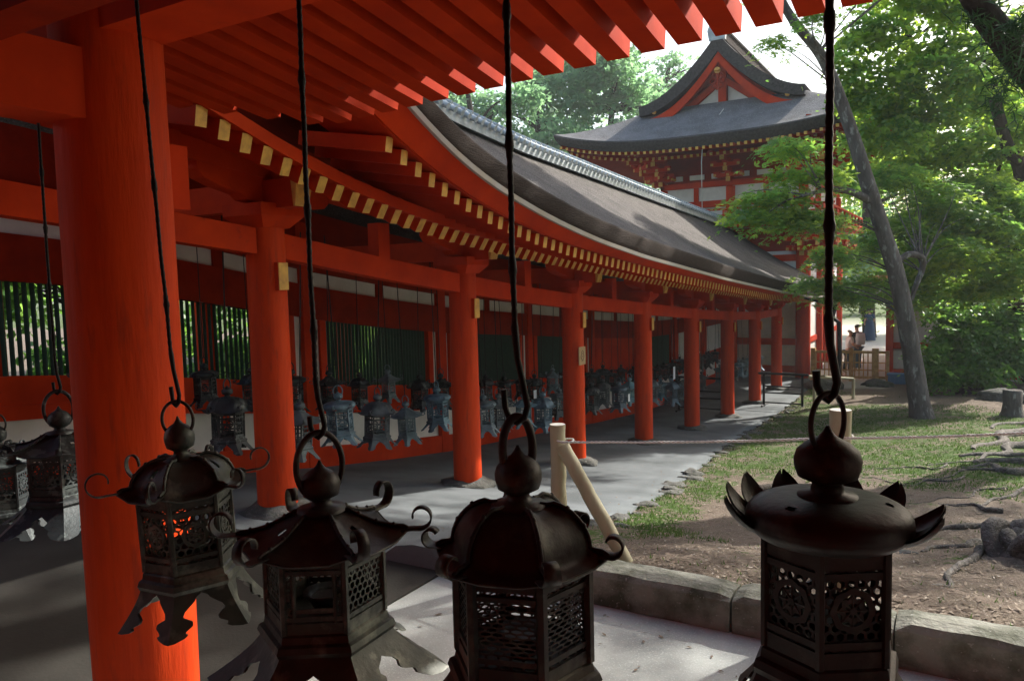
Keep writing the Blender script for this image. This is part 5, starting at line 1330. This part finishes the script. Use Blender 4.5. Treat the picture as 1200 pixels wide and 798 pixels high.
# background trees beyond the corridor and the gate
random.seed(21)
def bgtree(x, y, h, r, label, n=9000, size=.30, seed=1, m=L4, m2=None, base_z=None, crown0=.35, group='trees beyond the corridor and gate', name='broadleaf_tree'):
    random.seed(seed*7+1); z0 = G(x, y) if base_z is None else base_z
    tr = [(x, y, z0-.2), (x+random.uniform(-.2, .2), y, z0+h*.3), (x+random.uniform(-.5, .5), y, z0+h*.6), (x+random.uniform(-.6, .6), y, z0+h*.92)]
    cl_ = []
    for i in range(16):
        t_ = crown0+(1-crown0)*random.random(); a = random.uniform(0, 6.28); rr = r*math.sin(math.pi*min(1, max(.12, (t_-crown0)/(1-crown0)*.85+.12)))*random.uniform(.3, .95)
        s_ = r*random.uniform(.26, .45); cl_.append(((x+math.cos(a)*rr, y+math.sin(a)*rr, z0+h*t_), (s_, s_, s_*.62)))
    return tree(name, label, (x, y, z0), tr, [h*.03, h*.024, h*.015, h*.005], cl_, n, size, m, TRKD, 'rhomb', group=group, sprayr=size*2.4, tilt=.9, brr=h*.007, seed=seed, leafm2=m2, spray=22)
def bg_px(px, d): q = at_d(px, 320, d); return q.x, q.y
for i, (px, d, h, r, lb) in enumerate([(560, 46, 17.5, 5.0, 'pale hazy tree behind the upper end of the corridor ridge'), (640, 52, 21, 6.0, 'tall blue-green tree behind the corridor, left of the gate roof'), (720, 50, 18.5, 5.5, 'broad hazy tree just left of the gate roof corner'),
                                      (790, 62, 21, 5, 'thin high tree rising behind the gate gable at left'), (500, 58, 17, 6, 'distant tree half hidden by the near eave')]):
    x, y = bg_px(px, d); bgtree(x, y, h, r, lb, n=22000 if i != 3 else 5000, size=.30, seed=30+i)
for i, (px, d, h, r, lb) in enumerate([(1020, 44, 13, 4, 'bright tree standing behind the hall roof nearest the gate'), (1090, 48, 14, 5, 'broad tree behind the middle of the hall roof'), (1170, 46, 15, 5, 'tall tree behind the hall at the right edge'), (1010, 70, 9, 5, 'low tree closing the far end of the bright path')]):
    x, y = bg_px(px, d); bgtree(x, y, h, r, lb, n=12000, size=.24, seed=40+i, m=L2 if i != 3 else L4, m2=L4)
for i, (x, y, h, r) in enumerate([(9.5, 2.5, 11, 4.0), (9.0, 9.5, 13, 4.2), (13, 6, 12, 4)]):  # unseen trees added off to the right to block sky and sun
    bgtree(x, y, h, r, ['large tree beyond the right edge beside the near gallery', 'large tree beyond the right edge past the root mass', 'tall tree further beyond the right edge'][i], n=9000, size=.22, seed=60+i, m=L1, crown0=.25, group='shade trees right of the garden')
# trees outside the slatted windows
for i, (x, y, h, r) in enumerate([(-15.5, 4.5, 6, 2.6), (-15.5, 9.5, 6.5, 2.8), (-15.5, 14.5, 6.5, 2.8), (-16, 19.5, 7, 2.8)]):
    bgtree(x, y, h, r, ['garden tree seen through the leftmost slatted window', 'garden tree seen through the slatted window beside the second pillar', 'garden tree seen through the widest lit slatted window', 'garden tree outside the dark green windows'][i], n=12000, size=.2, seed=50+i, m=L1, m2=L3, crown0=.03, group='trees behind the slatted wall')

# ------------------------------------------------------------------ haze, sky, sun
HAZE = True
if HAZE:
    hm = bpy.data.materials.new('haze_air'); hm.use_nodes = True; n_ = hm.node_tree; n_.nodes.clear()
    ov = n_.nodes.new('ShaderNodeOutputMaterial'); pv = n_.nodes.new('ShaderNodeVolumePrincipled'); pv.inputs['Density'].default_value = .0008; pv.inputs['Color'].default_value = (.93, .96, 1, 1); pv.inputs['Anisotropy'].default_value = .35
    n_.links.new(pv.outputs[0], ov.inputs['Volume'])
    mb = MB(); mb.box(-410, 410, -210, 610, -7, 24); hzo = mb.build('haze', hm); tag(hzo, 'thin pale haze in the air between the near eave and far trees', 'haze', kind='stuff')
W_ = bpy.data.worlds.new('World'); S.world = W_; W_.use_nodes = True
nt = W_.node_tree; bg = nt.nodes['Background']; sky = nt.nodes.new('ShaderNodeTexSky'); sky.sky_type = 'NISHITA'; sky.sun_disc = False
SV = Vector((.43, .90, 0)).normalized(); EL = R(37)
sky.sun_elevation = EL; sky.sun_rotation = math.atan2(SV.x, SV.y); sky.air_density = 1.3; sky.dust_density = 3.5; sky.ozone_density = 1
nt.links.new(sky.outputs[0], bg.inputs[0]); bg.inputs[1].default_value = .15
sd = bpy.data.lights.new('sun', 'SUN'); sd.energy = 5.0; sd.angle = R(.6); sd.color = (1, .95, .86)
so = bpy.data.objects.new('sun', sd); COL.objects.link(so)
dirv = Vector((SV.x*math.cos(EL), SV.y*math.cos(EL), math.sin(EL))); so.rotation_euler = dirv.to_track_quat('Z', 'Y').to_euler()
so.location = dirv*60
S.view_settings.view_transform = 'Standard'; S.view_settings.look = 'None'; S.view_settings.exposure = 1.02; S.view_settings.gamma = 1
try: S.view_settings.use_curve_mapping = False
except Exception: pass
S.render.engine = 'CYCLES'
S.cycles.max_bounces = 7; S.cycles.diffuse_bounces = 4; S.cycles.glossy_bounces = 2; S.cycles.transmission_bounces = 3; S.cycles.volume_bounces = 0; S.cycles.transparent_max_bounces = 8
